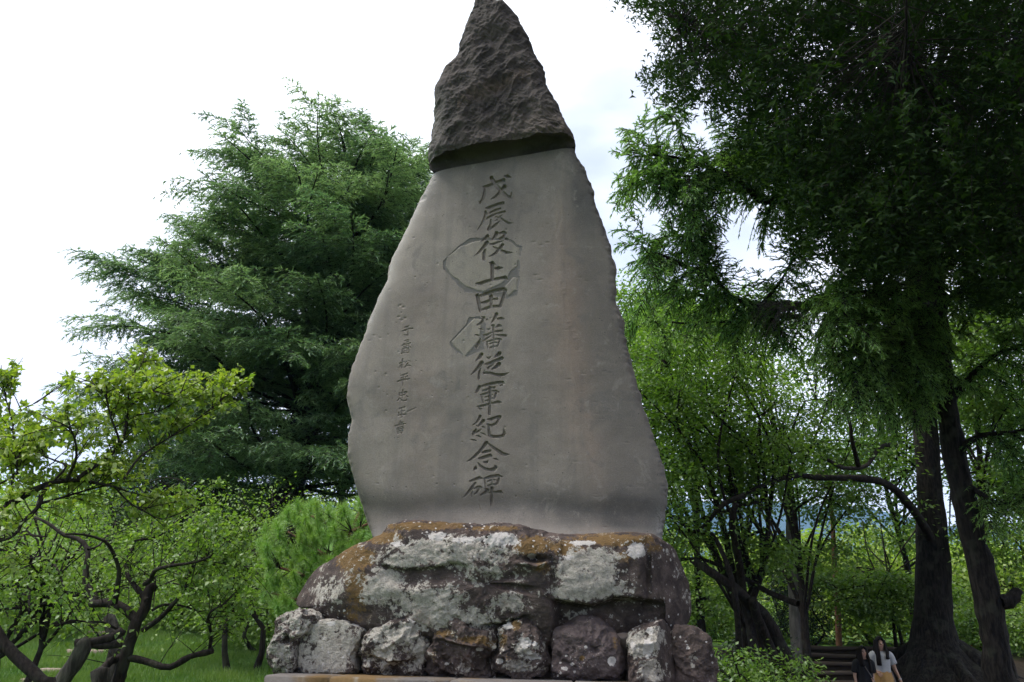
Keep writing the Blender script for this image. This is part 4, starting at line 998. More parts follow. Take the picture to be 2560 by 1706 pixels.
DB = 7.0
def lb(f, s, r0, r1, dD=0.0):
    sc = 3.92 if f is c5 else 3.361
    px = f(s); D = DB + np.linspace(0, dD, len(px)); return px_branch(px, D, r0 / sc * DB / FPX * .88, r1 / sc * DB / FPX * .88, 0.07)
bb = at(118, 1740, DB); gzb2 = float(gz(bb[0], bb[1]))
tb = resample(np.vstack([[bb[0] + .12, bb[1], gzb2 - .1], at(np.array([128, 110, 80, 36, 6, -22]), np.array([1740, 1706, 1680, 1636, 1604, 1560]), DB)]), .07)
rise = lb(c5, "-90,2190 -130,1900 -110,1600 -90,1300 -40,1130", 60, 48)
limbsB = [(tb, np.linspace(W6(56, DB), W6(48, DB), len(tb))), rise,
 lb(c5, "-40,1130 80,1040 250,930 450,830 640,790 800,790 960,820 1120,850 1250,900", 46, 10, .3),
 lb(c5, "470,840 400,940 400,1010 300,1130 210,1210 180,1290 100,1350 0,1385 -90,1390", 28, 10, -.5),
 lb(c5, "420,1010 600,960 800,900 1000,850 1150,840", 17, 6, .5),
 lb(c5, "650,790 720,650 750,540 740,420 700,300 600,230 480,190", 19, 6, -.6),
 lb(c5, "540,780 650,650 500,580 370,510 375,400 350,330 270,300", 14, 4, .5),
 lb(c5, "760,770 900,670 1050,570 1130,490 1200,400 1240,250 1260,100 1262,0", 24, 12, .4),
 lb(c4, "1050,900 1080,760 1080,600 1140,470 1110,400 1040,340 980,260", 12, 3, .1),
 lb(c4, "1140,470 1200,350 1230,260 1290,190", 6, 3, .2),
 lb(c4, "1000,1030 985,950 930,820 900,680 850,590 750,520 600,470", 12, 3, -.3),
 lb(c5, "60,1020 100,940 130,760 170,720 160,580 100,490 0,480", 20, 6, -.3),
 lb(c5, "140,720 80,640 10,520 -60,420", 14, 5, .5),
 lb(c5, "-60,850 60,790 130,745", 12, 10, 0.),
 lb(c4, "1040,1340 1180,1150 1440,980 1600,880 1750,760 1850,690 1950,590", 12, 3, .5),
 lb(c4, "1150,800 1350,760 1550,640 1750,560 1960,480", 7, 3, .7),
 lb(c4, "1090,620 1280,600 1450,640 1600,560", 7, 3, -.2),
 lb(c5, "1130,860 1180,920 1300,1030 1450,1110 1600,1170 1850,1070", 11, 4, .4),
 lb(c4, "110,1060 110,900 60,700 20,500 10,380", 9, 3, .0),
 lb(c4, "100,920 180,760 300,700 380,640", 6, 3, .2),
 lb(c4, "-60,760 30,600 100,480 150,400", 7, 3, .3)]
polyB = [(-200,1500),(-200,820),(0,895),(25,890),(50,900),(62,935),(50,960),(30,1000),(90,1020),(120,975),(130,1010),(160,990),(140,935),(170,920),(210,930),(240,910),(290,930),(300,870),(330,835),(370,850),(410,870),(420,915),(480,920),(560,915),(600,900),(640,950),(615,1000),(570,1040),(480,1070),(440,1110),(470,1140),(465,1170),(430,1180),(500,1230),(480,1290),(420,1340),(330,1330),(240,1300),(100,1290),(60,1330),(100,1420),(80,1480)]
def gapB(p, rng):
    q = pix(p); x, y = q[:, 0], q[:, 1]
    return rng.random(len(p)) < np.where(y > 1290, .45, 1.0)
traced_tree("plum_tree", "bright yellow-green plum tree leaning in over the lawn from the picture's edge", (bb[0] + .1, bb[1], gzb2), limbsB, BARK_DARK, LEAF_PLUM, 'oval', rng, polyB, 18, (.16, .45), 9, (.060, .041), group="old plum trees on the lawn", up=.5, thin=gapB)

# the sawn-off stumps and props between them
def stub(px, D, r0, r1, label, name="tree_stump", cat="stump", capmat=None):
    px = np.asarray(px, float); pts = resample(at(px[:, 0], px[:, 1], D), .06)
    b = pts[0]; z = float(gz(b[0], b[1])); pts = np.vstack([[b[0], b[1], z - .05], pts]) if b[2] > z + .1 else pts
    root = thing(name, (b[0], b[1], z), label, cat)
    A = Acc(); tube(A, pts, np.linspace(r0, r1, len(pts)), 10, .2, 4); A.obj("trunk", BARK_GREY, root, smooth=True)
    return root, pts
sr, sp = stub([(150, 1725), (155, 1706), (185, 1662), (208, 1618), (203, 1606)], 7.9, .075, .07, "pale sawn-off plum stem slanting up between the two plum trees")
for s, r0, r1 in (("640,1240 760,1230 900,1200 1030,1140", .04, .03), ("740,1240 850,1262 1020,1245", .03, .02)):
    A = Acc(); tube(A, resample(at(*np.array(c6(s)).T, 7.95), .06), np.array([1.0]) * r0, 7, .2, 2); A.obj("limb", BARK_DARK, sr, smooth=True)
sr2, _ = stub([(253, 1740), (253, 1706), (252, 1675)], 8.3, .075, .085, "short stump with a flat sawn top leaning against the gnarled plum trunk")
stub([(290, 1650), (291, 1610), (280, 1570), (272, 1540)], 10.5, .10, .07, "grey dead stem standing on the lawn behind the gnarled plum tree", "dead_tree", "tree")

# ---------------------------------------------------------------- conifers in flat, drooping sprays
def sprays(acc, tw, br, rng, gap, ln, ang, sag, m, nl, nw, tip_up=0.0, flat=0.25, hang=0.0):
    """side shoots in the plane of each branch, then needle sprays on every shoot"""
    PP, DD, LL, VV = [], [], [], []
    for pts, rad, v0 in br:
        seg = np.diff(pts, axis=0); l = np.linalg.norm(seg, axis=1); c = np.concatenate([[0], np.cumsum(l)]); Lb = c[-1]
        s = np.arange(Lb * .12, Lb, gap); s = s + rng.uniform(-gap * .4, gap * .4, len(s)); s = np.clip(s, 0, Lb * .999)
        i = np.clip(np.searchsorted(c, s) - 1, 0, len(seg) - 1); p = pts[i] + seg[i] * ((s - c[i]) / l[i])[:, None]; tg = nrm(seg[i])
        side = nrm(np.cross(tg, np.array([0, 0, 1.0])));
        for sg in (1, -1):
            a = ang * rng.uniform(.75, 1.2, len(s))
            d = nrm(tg * np.cos(a)[:, None] + side * (sg * np.sin(a))[:, None] + rng.normal(0, flat, (len(s), 3)) * np.array([.5, .5, 1]) - np.array([0, 0, hang]))
            prof = np.clip(np.sin(np.clip(s / Lb, 0, 1) ** .6 * math.pi * .93) + .12, 0, 1)
            PP.append(p); DD.append(d); LL.append(ln * Lb * prof * rng.uniform(.65, 1.15, len(s)) + .06); VV.append(np.full(len(s), v0))
        PP.append(pts[-1:]); DD.append(tg[-1:]); LL.append(np.array([gap * 2.5])); VV.append(np.array([v0]))
    P, d, L, V0 = np.vstack(PP), np.vstack(DD), np.concatenate(LL), np.concatenate(VV)
    twig_geo(tw, P, d, L, .007, sag)
    k = np.maximum(3, (L * m).astype(int)); rep = np.repeat(np.arange(len(P)), k); n = len(rep)
    t = rng.uniform(.05, 1.02, n); Lr = L[rep]
    p = P[rep] + d[rep] * (Lr * t)[:, None] - np.array([0, 0, 1.0]) * (sag * Lr * t * t)[:, None]
    tg = nrm(d[rep] - np.array([0, 0, 1.0]) * (2 * sag * t)[:, None])
    sd = nrm(np.cross(tg, np.array([0, 0, 1.0]))) * rng.choice([-1, 1], n)[:, None]
    nd = nrm(tg * .8 + sd * rng.uniform(.1, .9, n)[:, None] + rng.normal(0, .28, (n, 3)) + np.array([0, 0, tip_up]) - np.array([0, 0, hang * .9]))
    nl_ = nl * rng.uniform(.6, 1.25, n) * (1.1 - .4 * t)
    add_leaves(acc, 'needle', p, nd, nrm(rand_unit(n, rng) * .6 + np.array([0, 0, 1.0])), nl_, nw, np.clip(V0[rep] + rng.normal(0, .16, n) + .25 * (t - .5), 0, 1))
    return n

rng = np.random.default_rng(5)
DC = 22.0
ctop, cbase = at(915, 400, DC), at(655, 1480, DC); cbase[2] = gz(cbase[0], cbase[1]) - .2
cmid = at(np.array([738, 785, 850]), np.array([1140, 890, 600]), DC)
cx = resample(np.vstack([[cbase], cmid, [ctop]]), .4)
croot = thing("cedar_tree", tuple(cbase), "tall blue-green cedar with layered drooping boughs behind the memorial stone", "tree")
A = Acc(); tube(A, cx, np.interp(np.linspace(0, 1, len(cx)), [0, .12, .6, 1], [.62, .46, .22, .02]), 12, .12, 2); A.obj("trunk", BARK_CRAG, croot, smooth=True)
zs = np.linspace(0, 1, len(cx)); br = []
NB = 215
for k in range(NB):
    t_ = .23 + .77 * ((k + .5) / NB) ** .86
    o = np.array([np.interp(t_, zs, cx[:, j]) for j in range(3)])
    az = k * 2.39996 + rng.uniform(-.35, .35)
    Rm = np.interp(t_, [0.15, .25, .4, .55, .68, .78, .88, .95, 1], [4.0, 5.1, 5.4, 5.5, 5.1, 4.4, 3.3, 2.0, .6]) * rng.uniform(.76, 1.05)
    el = np.interp(t_, [.15, .4, .8, 1], [RAD(2), RAD(9), RAD(15), RAD(30)]) + rng.normal(0, RAD(6))
    dv = np.array([math.cos(az), math.sin(az), 0]); s = np.linspace(0, 1, 9)
    z = Rm * (math.tan(el) * s * (1.1 - .1 * s) - (0.04 if t_ < .8 else .0) * s ** 2.5) + .05 * Rm * np.sin(s * 5 + k)
    pts = o + dv * (Rm * s)[:, None] + np.array([0, 0, 1.0]) * z[:, None] + np.cross(dv, [0, 0, 1]) * (.10 * Rm * np.sin(s * 3 + k * 1.7) * s)[:, None]
    br.append((pts, np.linspace(.07, .012, 9) * (Rm / 6) ** .5, rng.uniform(.22, .7)))
bm = Acc(); fo = Acc(); tw = Acc()
for k, (p, r, v) in enumerate(br):
    if k % 9 == 0:
        A = Acc(); tube(A, p, r, 6, .1, k); A.obj("bough", BARK_CRAG, croot, smooth=True)
    else: tube(bm, p, r, 5)
bm.obj("boughs", BARK_CRAG, croot, smooth=True, kind="stuff")
# second order: a few long side boughs per branch carry the sprays too
sub = []
for p, r, v in br:
    L = np.linalg.norm(p[-1] - p[0])
    for q in range(int(5 + L * 1.7)):
        f = rng.uniform(.3, .95); i = int(f * 8); o = p[i] + (p[min(i + 1, 8)] - p[i]) * (f * 8 - i)
        tg = nrm(p[min(i + 1, 8)] - p[i]); sd = nrm(np.cross(tg, [0, 0, 1.0])) * rng.choice([-1, 1])
        d = nrm(tg * .75 + sd * rng.uniform(.4, .9) + np.array([0, 0, rng.uniform(.0, .28)])); l = L * rng.uniform(.18, .34)
        s = np.linspace(0, 1, 5)[:, None]; sub.append((o + d * l * s - np.array([0, 0, 1.0]) * (.22 * l * s ** 2.2), None, np.clip(v + rng.normal(0, .1), 0, 1)))
n1 = sprays(fo, tw, [(p, r, v) for p, r, v in br], rng, .14, .16, RAD(52), .22, 36, .17, .034, .10)
n2 = sprays(fo, tw, sub, rng, .11, .27, RAD(50), .42, 32, .16, .032, .10)
tw.obj("twigs", BARK_GREY, croot, kind="stuff"); fo.obj("foliage", LEAF_CEDAR, croot, kind="stuff")
print("cedar needles", n1, n2)

# ---------------------------------------------------------------- leafy trees grown from a crown shape
def crown_tree(name, label, base, h, blobs, n_limb, n_clump, leaves, LW, leafm, bark, rng, r0, kind='rhomb', cat="tree", group=None, flat=.45, cl=.55, lean=(0, 0), stems=1, parts=True, tag_kind=None, fork=.35):
    """blobs: crown ellipsoids (x, y, z, rx, ry, rz) measured from the base; leaf clumps sit in flat layers on twigs"""
    base = np.asarray(base, float); root = thing(name, tuple(base), label, cat, group)
    blobs = np.asarray(blobs, float); wts = np.prod(blobs[:, 3:], 1) ** .67; wts /= wts.sum()
    b = rng.choice(len(blobs), n_clump, p=wts); u = rand_unit(n_clump, rng) * (rng.uniform(.25, 1, n_clump) ** .5)[:, None]
    C = base + blobs[b, :3] + u * blobs[b, 3:]
    top = base + np.array([lean[0], lean[1], h * .72])
    T = Acc()
    limb_pts = []
    for s_ in range(stems):
        off = np.array([rng.normal(0, .12), rng.normal(0, .12), 0]) * (stems > 1); sp = np.array([rng.normal(0, .5), rng.normal(0, .5), 0]) * (stems > 1)
        tp = resample(np.vstack([base + off - [0, 0, .1], base + off * 2 + (top - base) * .3 + sp * .4 + rng.normal(0, .08, 3), base + (top - base) * .65 + sp * .8 + rng.normal(0, .12, 3), top + sp]), .25)
        tube(T, tp, np.interp(np.linspace(0, 1, len(tp)), [0, .08, 1], [r0 * 1.35, r0, r0 * .25]) * (1 if stems == 1 else .7), 9, .15, s_)
        limb_pts.append(tp)
    T.obj("trunk", bark, root, smooth=True)
    tw = Acc(); ends = []
    order = rng.permutation(n_clump)[:n_limb]
    for q, i in enumerate(order):
        tp = limb_pts[q % stems]; f = rng.uniform(fork, .95); o = tp[int(f * (len(tp) - 1))]
        e = C[i]; mid = (o + e) / 2 + rng.normal(0, .1, 3) * np.linalg.norm(e - o) + [0, 0, .12 * np.linalg.norm(e - o)]
        pts = resample(np.vstack([o, mid, e]), .3); rr = np.linspace(r0 * .33, .012, len(pts))
        if q < 14 and parts:
            A = Acc(); tube(A, pts, rr, 6, .1, q); A.obj("limb", bark, root, smooth=True)
        else: tube(tw, pts, rr, 4)
        ends.append(pts)
    allp = np.vstack(ends + limb_pts[:1])
    # each clump hangs on a twig from the nearest limb
    near = np.array([np.argmin(((allp - c) ** 2).sum(1)) for c in C]); dv = C - allp[near]; ll = np.linalg.norm(dv, axis=1)
    twig_geo(tw, allp[near], nrm(dv), ll, .010, 0.0)
    tw.obj("twigs", bark, root, kind="stuff")
    rep = np.repeat(np.arange(n_clump), leaves); n = len(rep)
    q = rng.normal(size=(n, 3)) * np.array([cl, cl, cl * flat]) * .6
    p = C[rep] + q; p[:, 2] -= .25 * (q[:, :2] ** 2).sum(1) / cl
    ld = nrm(q * .8 + rand_unit(n, rng) * .5 * cl - np.array([0, 0, .2 * cl])); nr = nrm(rand_unit(n, rng) * .6 + np.array([0, 0, 1.0]))
    cv = rng.uniform(.15, .85, n_clump)
    A = Acc(); add_leaves(A, kind, p, ld, nr, LW[0] * rng.uniform(.7, 1.25, n), LW[1] * rng.uniform(.8, 1.15, n), np.clip(cv[rep] + rng.normal(0, .18, n), 0, 1))
    A.obj("foliage", leafm, root, kind="stuff")
    return root
def gb(x, y, D):
    """foot of a tree: ground point at depth D below photograph column x"""
    p = at(x, y, D); return np.array([p[0], p[1], float(gz(p[0], p[1]))])
# ================================================================ planting
# ---- red pine clipped low, behind the boulder
rng = np.random.default_rng(8)
DP = 12.0
pb = gb(800, 1560, DP)
proot = thing("pine_tree", tuple(pb), "low fresh-green pine with long needles, between the cedar and the boulder", "tree")
limbs = []
for px, r0, r1 in (([(850, 1600), (835, 1500), (860, 1420), (880, 1340), (900, 1280)], .09, .03), ([(845, 1530), (822, 1412), (816, 1395), (822, 1380)], .05, .03), ([(835, 1500), (760, 1440), (700, 1420)], .05, .015),
                   ([(860, 1420), (780, 1370), (720, 1330)], .05, .012), ([(868, 1390), (905, 1360), (880, 1350)], .035, .02), ([(880, 1340), (800, 1300), (740, 1275)], .035, .01), ([(880, 1330), (940, 1300)], .03, .01), ([(835, 1500), (890, 1470), (950, 1440)], .04, .015), ([(835, 1520), (740, 1500), (670, 1480)], .04, .012)):
    px = np.array(px, float); pts = resample(at(px[:, 0], px[:, 1], DP + rng.uniform(-.5, .5, len(px)) * .6), .12)
    A = Acc(); tube(A, pts, np.linspace(r0, r1, len(pts)), 8, .15, 3); A.obj("trunk" if not limbs else "limb", BARK_RED, proot, smooth=True); limbs.append(pts)
ppoly = [(640,1345),(690,1300),(720,1270),(760,1255),(820,1262),(900,1250),(960,1250),(1000,1330),(960,1380),(900,1420),(840,1440),(760,1500),(700,1530),(650,1500),(670,1440),(650,1390)]
c = []
while len(c) < 300:
    q = rng.uniform([640, 1245], [1000, 1540]);
    if poly_inside(q[:1], q[1:], ppoly)[0]: c.append(q)
c = np.array(c); C = at(c[:, 0], c[:, 1], DP + rng.uniform(-.9, .9, len(c)))
alll = np.vstack(limbs); tw = Acc(); near = np.array([np.argmin(((alll - p) ** 2).sum(1)) for p in C])
dv = C - alll[near]; twig_geo(tw, alll[near], nrm(dv), np.linalg.norm(dv, axis=1), .007); tw.obj("twigs", BARK_DARK, proot, kind="stuff")
m = 190; rep = np.repeat(np.arange(len(C)), m); n = len(rep)
ax_ = nrm(np.array([0, 0, .75]) + nrm(dv) * .6 + rand_unit(len(C), rng) * .45)
t_ = rng.uniform(-.10, .06, n); p = C[rep] + ax_[rep] * t_[:, None]
nd = nrm(ax_[rep] * .75 + rand_unit(n, rng))
A = Acc(); add_leaves(A, 'needle', p, nd, rand_unit(n, rng), rng.uniform(.08, .15, n), .0055, np.clip(rng.uniform(.2, .8, len(C))[rep] + rng.normal(0, .15, n), 0, 1))
A.obj("foliage", LEAF_PINE, proot, kind="stuff")

# ---- dark evergreens under and behind the cedar
rng = np.random.default_rng(14)
DK = "dark evergreens behind the cedar"
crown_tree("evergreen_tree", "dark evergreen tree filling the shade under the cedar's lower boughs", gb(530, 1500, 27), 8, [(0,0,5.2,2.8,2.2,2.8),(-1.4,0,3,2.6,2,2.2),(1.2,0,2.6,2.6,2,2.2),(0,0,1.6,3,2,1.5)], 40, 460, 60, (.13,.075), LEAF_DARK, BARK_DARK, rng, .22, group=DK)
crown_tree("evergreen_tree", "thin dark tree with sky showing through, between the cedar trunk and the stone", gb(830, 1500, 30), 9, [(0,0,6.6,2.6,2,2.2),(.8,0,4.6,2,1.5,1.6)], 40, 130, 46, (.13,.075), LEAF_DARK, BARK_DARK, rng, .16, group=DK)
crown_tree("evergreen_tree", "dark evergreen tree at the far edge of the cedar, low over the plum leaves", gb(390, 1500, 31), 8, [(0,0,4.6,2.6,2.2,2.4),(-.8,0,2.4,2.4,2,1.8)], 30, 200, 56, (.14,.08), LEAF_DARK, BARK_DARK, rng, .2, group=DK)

# ---- shrubs and light trees on the bank at the left
rng = np.random.default_rng(15)
BG = "shrubs and small trees on the bank behind the plum trees"
bank = [(60, 17, 1.9, 1.6, LEAF_SHRUB, "rounded green shrub low on the bank, nearest the picture's edge"), (210, 20, 2.6, 2.2, LEAF_SHRUB, "wide green shrub on the bank, seen through the gnarled plum's upper limbs"),
        (360, 22, 1.8, 1.8, LEAF_MAPLE, "darker shrub on the bank directly behind the gnarled plum's fork"), (480, 19, 1.4, 1.4, LEAF_SHRUB, "leafy shrub on the bank above the strip of bare red soil"),
        (600, 18, 1.7, 1.5, LEAF_SHRUB, "shrub beside the pine, at the bank's end next to the boulder"), (110, 26, 3.0, 2.4, LEAF_MAPLE, "taller tree at the top of the bank behind the bright plum"), (250, 28, 2.8, 2.2, LEAF_SHRUB, "light low tree at the top of the bank, away from the cedar"),
        (-60, 23, 3.2, 2.6, LEAF_SHRUB, "broad shrub at the outer end of the bank, half out of frame"), (560, 24, 1.5, 1.6, LEAF_MAPLE, "dark green shrub at the foot of the cedar trunk"), (690, 16, 1.6, 1.3, LEAF_SHRUB, "small shrub under the pine, behind the outermost ring stone")]
for x, D, h, r, lm, lab in bank:
    crown_tree("shrub", lab, gb(x, 1500, D), h, [(0,0,h*.55,r,r*.8,h*.5),(r*.5,0,h*.4,r*.7,r*.7,h*.4),(-r*.5,.1,h*.45,r*.7,r*.7,h*.42)], 16, 150, 42, (.085,.05), lm, BARK_GREY, rng, .06, cat="shrub", group=BG, cl=.34, parts=False, stems=3, flat=.6)

# a third, smaller plum behind the first two gives the finer leaves lower down
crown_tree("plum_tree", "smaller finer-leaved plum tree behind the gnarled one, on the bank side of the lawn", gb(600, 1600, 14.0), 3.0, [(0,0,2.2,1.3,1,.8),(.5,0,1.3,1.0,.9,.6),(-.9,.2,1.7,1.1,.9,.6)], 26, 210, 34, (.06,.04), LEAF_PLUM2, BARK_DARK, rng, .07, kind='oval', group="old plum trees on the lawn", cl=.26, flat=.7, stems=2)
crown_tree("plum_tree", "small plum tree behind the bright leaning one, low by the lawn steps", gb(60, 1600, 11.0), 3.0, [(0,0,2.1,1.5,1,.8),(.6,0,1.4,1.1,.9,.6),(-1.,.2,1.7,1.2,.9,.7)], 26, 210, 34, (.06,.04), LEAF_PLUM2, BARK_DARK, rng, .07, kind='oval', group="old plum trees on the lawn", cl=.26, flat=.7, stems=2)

# ---- the right-hand wood
rng = np.random.default_rng(16)
# layered small-leaved trees between the stone and the steps
GM = "layered small-leaved trees beside the steps"
def pxblobs(base, lst):
    out = []
    for (x, y, D, rx, ry, rz) in lst:
        p = at(x, y, D) - base; out.append((p[0], p[1], p[2], rx, ry, rz))
    return out
b1 = gb(1880, 1640, 15)
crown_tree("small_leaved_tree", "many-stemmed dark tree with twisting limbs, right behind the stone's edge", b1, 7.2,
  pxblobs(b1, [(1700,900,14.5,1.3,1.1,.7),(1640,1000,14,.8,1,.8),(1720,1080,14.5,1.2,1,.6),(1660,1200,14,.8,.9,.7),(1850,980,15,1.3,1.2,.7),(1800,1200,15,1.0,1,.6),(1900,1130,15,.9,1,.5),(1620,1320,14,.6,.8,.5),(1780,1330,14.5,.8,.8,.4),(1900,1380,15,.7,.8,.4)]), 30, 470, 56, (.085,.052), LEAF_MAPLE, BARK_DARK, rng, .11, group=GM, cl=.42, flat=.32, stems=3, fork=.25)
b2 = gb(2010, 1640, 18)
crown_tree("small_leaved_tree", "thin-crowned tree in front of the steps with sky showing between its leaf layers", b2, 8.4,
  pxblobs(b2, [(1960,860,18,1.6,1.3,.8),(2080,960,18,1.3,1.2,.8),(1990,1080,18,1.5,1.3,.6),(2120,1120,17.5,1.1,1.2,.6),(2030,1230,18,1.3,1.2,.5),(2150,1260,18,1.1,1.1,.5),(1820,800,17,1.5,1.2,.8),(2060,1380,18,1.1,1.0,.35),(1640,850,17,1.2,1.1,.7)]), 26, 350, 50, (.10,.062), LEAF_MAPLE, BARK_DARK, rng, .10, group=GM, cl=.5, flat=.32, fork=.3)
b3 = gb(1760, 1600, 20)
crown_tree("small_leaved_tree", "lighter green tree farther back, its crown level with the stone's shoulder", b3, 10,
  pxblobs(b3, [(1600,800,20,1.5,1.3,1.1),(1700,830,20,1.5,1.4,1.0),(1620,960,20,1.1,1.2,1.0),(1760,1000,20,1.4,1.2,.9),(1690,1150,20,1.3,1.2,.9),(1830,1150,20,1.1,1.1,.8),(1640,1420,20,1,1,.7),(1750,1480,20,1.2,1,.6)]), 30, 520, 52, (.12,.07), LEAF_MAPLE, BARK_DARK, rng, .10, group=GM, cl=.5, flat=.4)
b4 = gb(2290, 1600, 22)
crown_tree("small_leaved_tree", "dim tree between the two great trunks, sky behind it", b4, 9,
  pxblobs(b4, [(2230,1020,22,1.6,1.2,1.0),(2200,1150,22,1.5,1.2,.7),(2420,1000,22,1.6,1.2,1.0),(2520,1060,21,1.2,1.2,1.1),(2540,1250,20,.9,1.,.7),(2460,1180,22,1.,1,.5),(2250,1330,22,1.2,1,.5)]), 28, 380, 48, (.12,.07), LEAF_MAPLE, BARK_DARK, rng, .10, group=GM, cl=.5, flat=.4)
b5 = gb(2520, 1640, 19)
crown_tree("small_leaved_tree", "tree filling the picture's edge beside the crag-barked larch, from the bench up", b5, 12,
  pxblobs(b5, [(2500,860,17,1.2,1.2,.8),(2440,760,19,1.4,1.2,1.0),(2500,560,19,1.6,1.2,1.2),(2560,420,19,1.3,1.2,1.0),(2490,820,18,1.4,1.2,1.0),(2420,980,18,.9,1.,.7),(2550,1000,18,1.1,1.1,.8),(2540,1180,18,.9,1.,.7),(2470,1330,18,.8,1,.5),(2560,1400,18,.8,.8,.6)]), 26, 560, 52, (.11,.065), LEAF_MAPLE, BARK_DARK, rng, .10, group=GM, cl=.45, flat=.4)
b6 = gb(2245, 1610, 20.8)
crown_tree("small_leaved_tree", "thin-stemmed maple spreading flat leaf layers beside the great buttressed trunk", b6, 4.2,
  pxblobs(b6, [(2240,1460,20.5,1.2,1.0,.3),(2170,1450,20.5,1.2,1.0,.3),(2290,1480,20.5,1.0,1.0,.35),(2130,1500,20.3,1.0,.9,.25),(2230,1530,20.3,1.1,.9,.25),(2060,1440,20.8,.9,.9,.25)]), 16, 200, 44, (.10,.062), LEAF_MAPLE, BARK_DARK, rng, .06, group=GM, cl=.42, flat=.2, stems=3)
# traced dark limbs in front of them
lroot = thing("leaning_tree", tuple(gb(1940, 1640, 14.2)), "dark tree leaning towards the stone, with bare level limbs that reach the great trunk", "tree")
for k, (px, r0, r1) in enumerate((([(2010,1830),(1965,1650),(1910,1540),(1870,1505),(1842,1476),(1780,1432),(1730,1400)], .15, .06), ([(2325,1345),(2300,1300),(2270,1260),(2225,1215),(2160,1197),(2060,1195),(1990,1190),(1930,1205),(1850,1240)], .10, .03), ([(2240,1110),(2200,1120),(2165,1165),(2110,1170),(2070,1150)], .055, .03),
        ([(2145,1165),(2130,1100),(2120,1040),(2080,1000)], .045, .015), ([(1860,1240),(1810,1260),(1740,1330),(1690,1290)], .05, .02), ([(1905,1830),(1893,1700),(1880,1590),(1860,1500),(1850,1420),(1830,1310),(1840,1260)], .10, .05),
        ([(1995,1510),(1920,1480),(1850,1440),(1760,1400),(1690,1400)], .055, .02), ([(1990,1830),(1960,1700),(1900,1560),(1880,1500)], .10, .07), ([(1858,1830),(1850,1690),(1845,1560),(1830,1450),(1790,1350),(1760,1330),(1700,1330)], .07, .025))):
    px = np.array(px, float); pts = resample(at(px[:, 0], px[:, 1], (np.linspace(18.2, 14.3, len(px)) if k in (1, 2) else 14.2) + .5 * np.sin(np.arange(len(px)) + k) * (k not in (1, 2))), .15)
    if k == 0: pts = resample(np.vstack([[pts[0][0] + .1, pts[0][1], float(gz(pts[0][0], pts[0][1])) - .1], pts]), .2)
    A = Acc(); tube(A, pts, np.linspace(r0, r1, len(pts)), 8, .18, k); A.obj("trunk" if k == 0 else "limb", BARK_DARK, lroot, smooth=True)

# bright trees in the open beyond the steps
BT = "sunlit yellow-green maples beyond the steps"
bright = [(2000, 27, 4.6, 2.4, "sunlit maple beyond the head of the steps, next to the thin red pine trunk"), (2180, 26, 5.0, 2.6, "wide sunlit maple behind the two walkers"), (1660, 30, 5.2, 2.8, "sunlit maple far behind the boulder's shaded end"), (1830, 33, 5.4, 2.8, "farther sunlit maple between the dark stems, past the steps"),
          (2420, 29, 5.0, 2.4, "sunlit maple seen between the two great trunks"), (2560, 26, 4.6, 2.2, "sunlit maple at the picture's edge past the crag-barked trunk"), (2290, 36, 6.0, 3.2, "tallest and farthest of the sunlit maples, behind the great buttressed trunk"), (1560, 36, 5.5, 3.0, "hazy sunlit maple hidden mostly behind the memorial boulder")]
for x, D, h, r, lab in bright:
    bb_ = gb(x, 1600, D); h *= .8
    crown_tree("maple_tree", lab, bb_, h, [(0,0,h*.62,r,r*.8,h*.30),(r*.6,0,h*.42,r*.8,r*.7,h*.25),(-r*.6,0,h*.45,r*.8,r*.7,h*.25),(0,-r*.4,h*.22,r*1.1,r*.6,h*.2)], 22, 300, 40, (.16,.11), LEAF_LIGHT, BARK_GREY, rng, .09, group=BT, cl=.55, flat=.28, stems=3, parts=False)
n = 110000; x = rng.uniform(-60, 75, n); y = rng.uniform(42, 75, n)
hh = 2.1 + 1.5 * perlin(np.stack([x / 5, y / 5, x * 0], -1), 3) + 1.0 * perlin(np.stack([x / 1.7, y / 1.7, x * 0], -1), 4); zz = gz(x, y) + rng.random(n) ** .6 * hh
fp = np.stack([x, y, zz], -1); A = Acc(); add_leaves(A, 'rhomb', fp, nrm(rand_unit(n, rng) - [0, 0, .3]), nrm(rand_unit(n, rng) * .7 + [0, 0, 1.0]), .27 * rng.uniform(.6, 1.2, n), .19, np.clip(.4 + .55 * perlin(fp / 2.2, 5) + rng.normal(0, .15, n), 0, 1))
tag(A.obj("far_woods", LEAF_LIGHT, None), kind='stuff')
for x, D, h, r, lab in ((2480, 23, 1.3, .9, "low green bush on the rise behind the larch trunk"), (2380, 25, 1.2, .9, "low green bush near the red bench"), (2600, 21, 1.4, 1.0, "low bush at the picture's edge on the rise"), (1880, 24, 1.6, 1.1, "low bush behind the dark leaning stems, above the steps' side"), (1720, 24, 1.6, 1.1, "low bush past the boulder's shaded end")):
    crown_tree("bush", lab, gb(x, 1600, D), h, [(0,0,h*.5,r,r*.8,h*.45),(r*.6,0,h*.35,r*.7,r*.6,h*.35),(-r*.6,0,h*.4,r*.7,r*.6,h*.35)], 10, 110, 38, (.10,.06), LEAF_SHRUB, BARK_DARK, rng, .04, cat="bush", group="bushes on the rise beyond the steps", cl=.3, parts=False, stems=3, flat=.5)
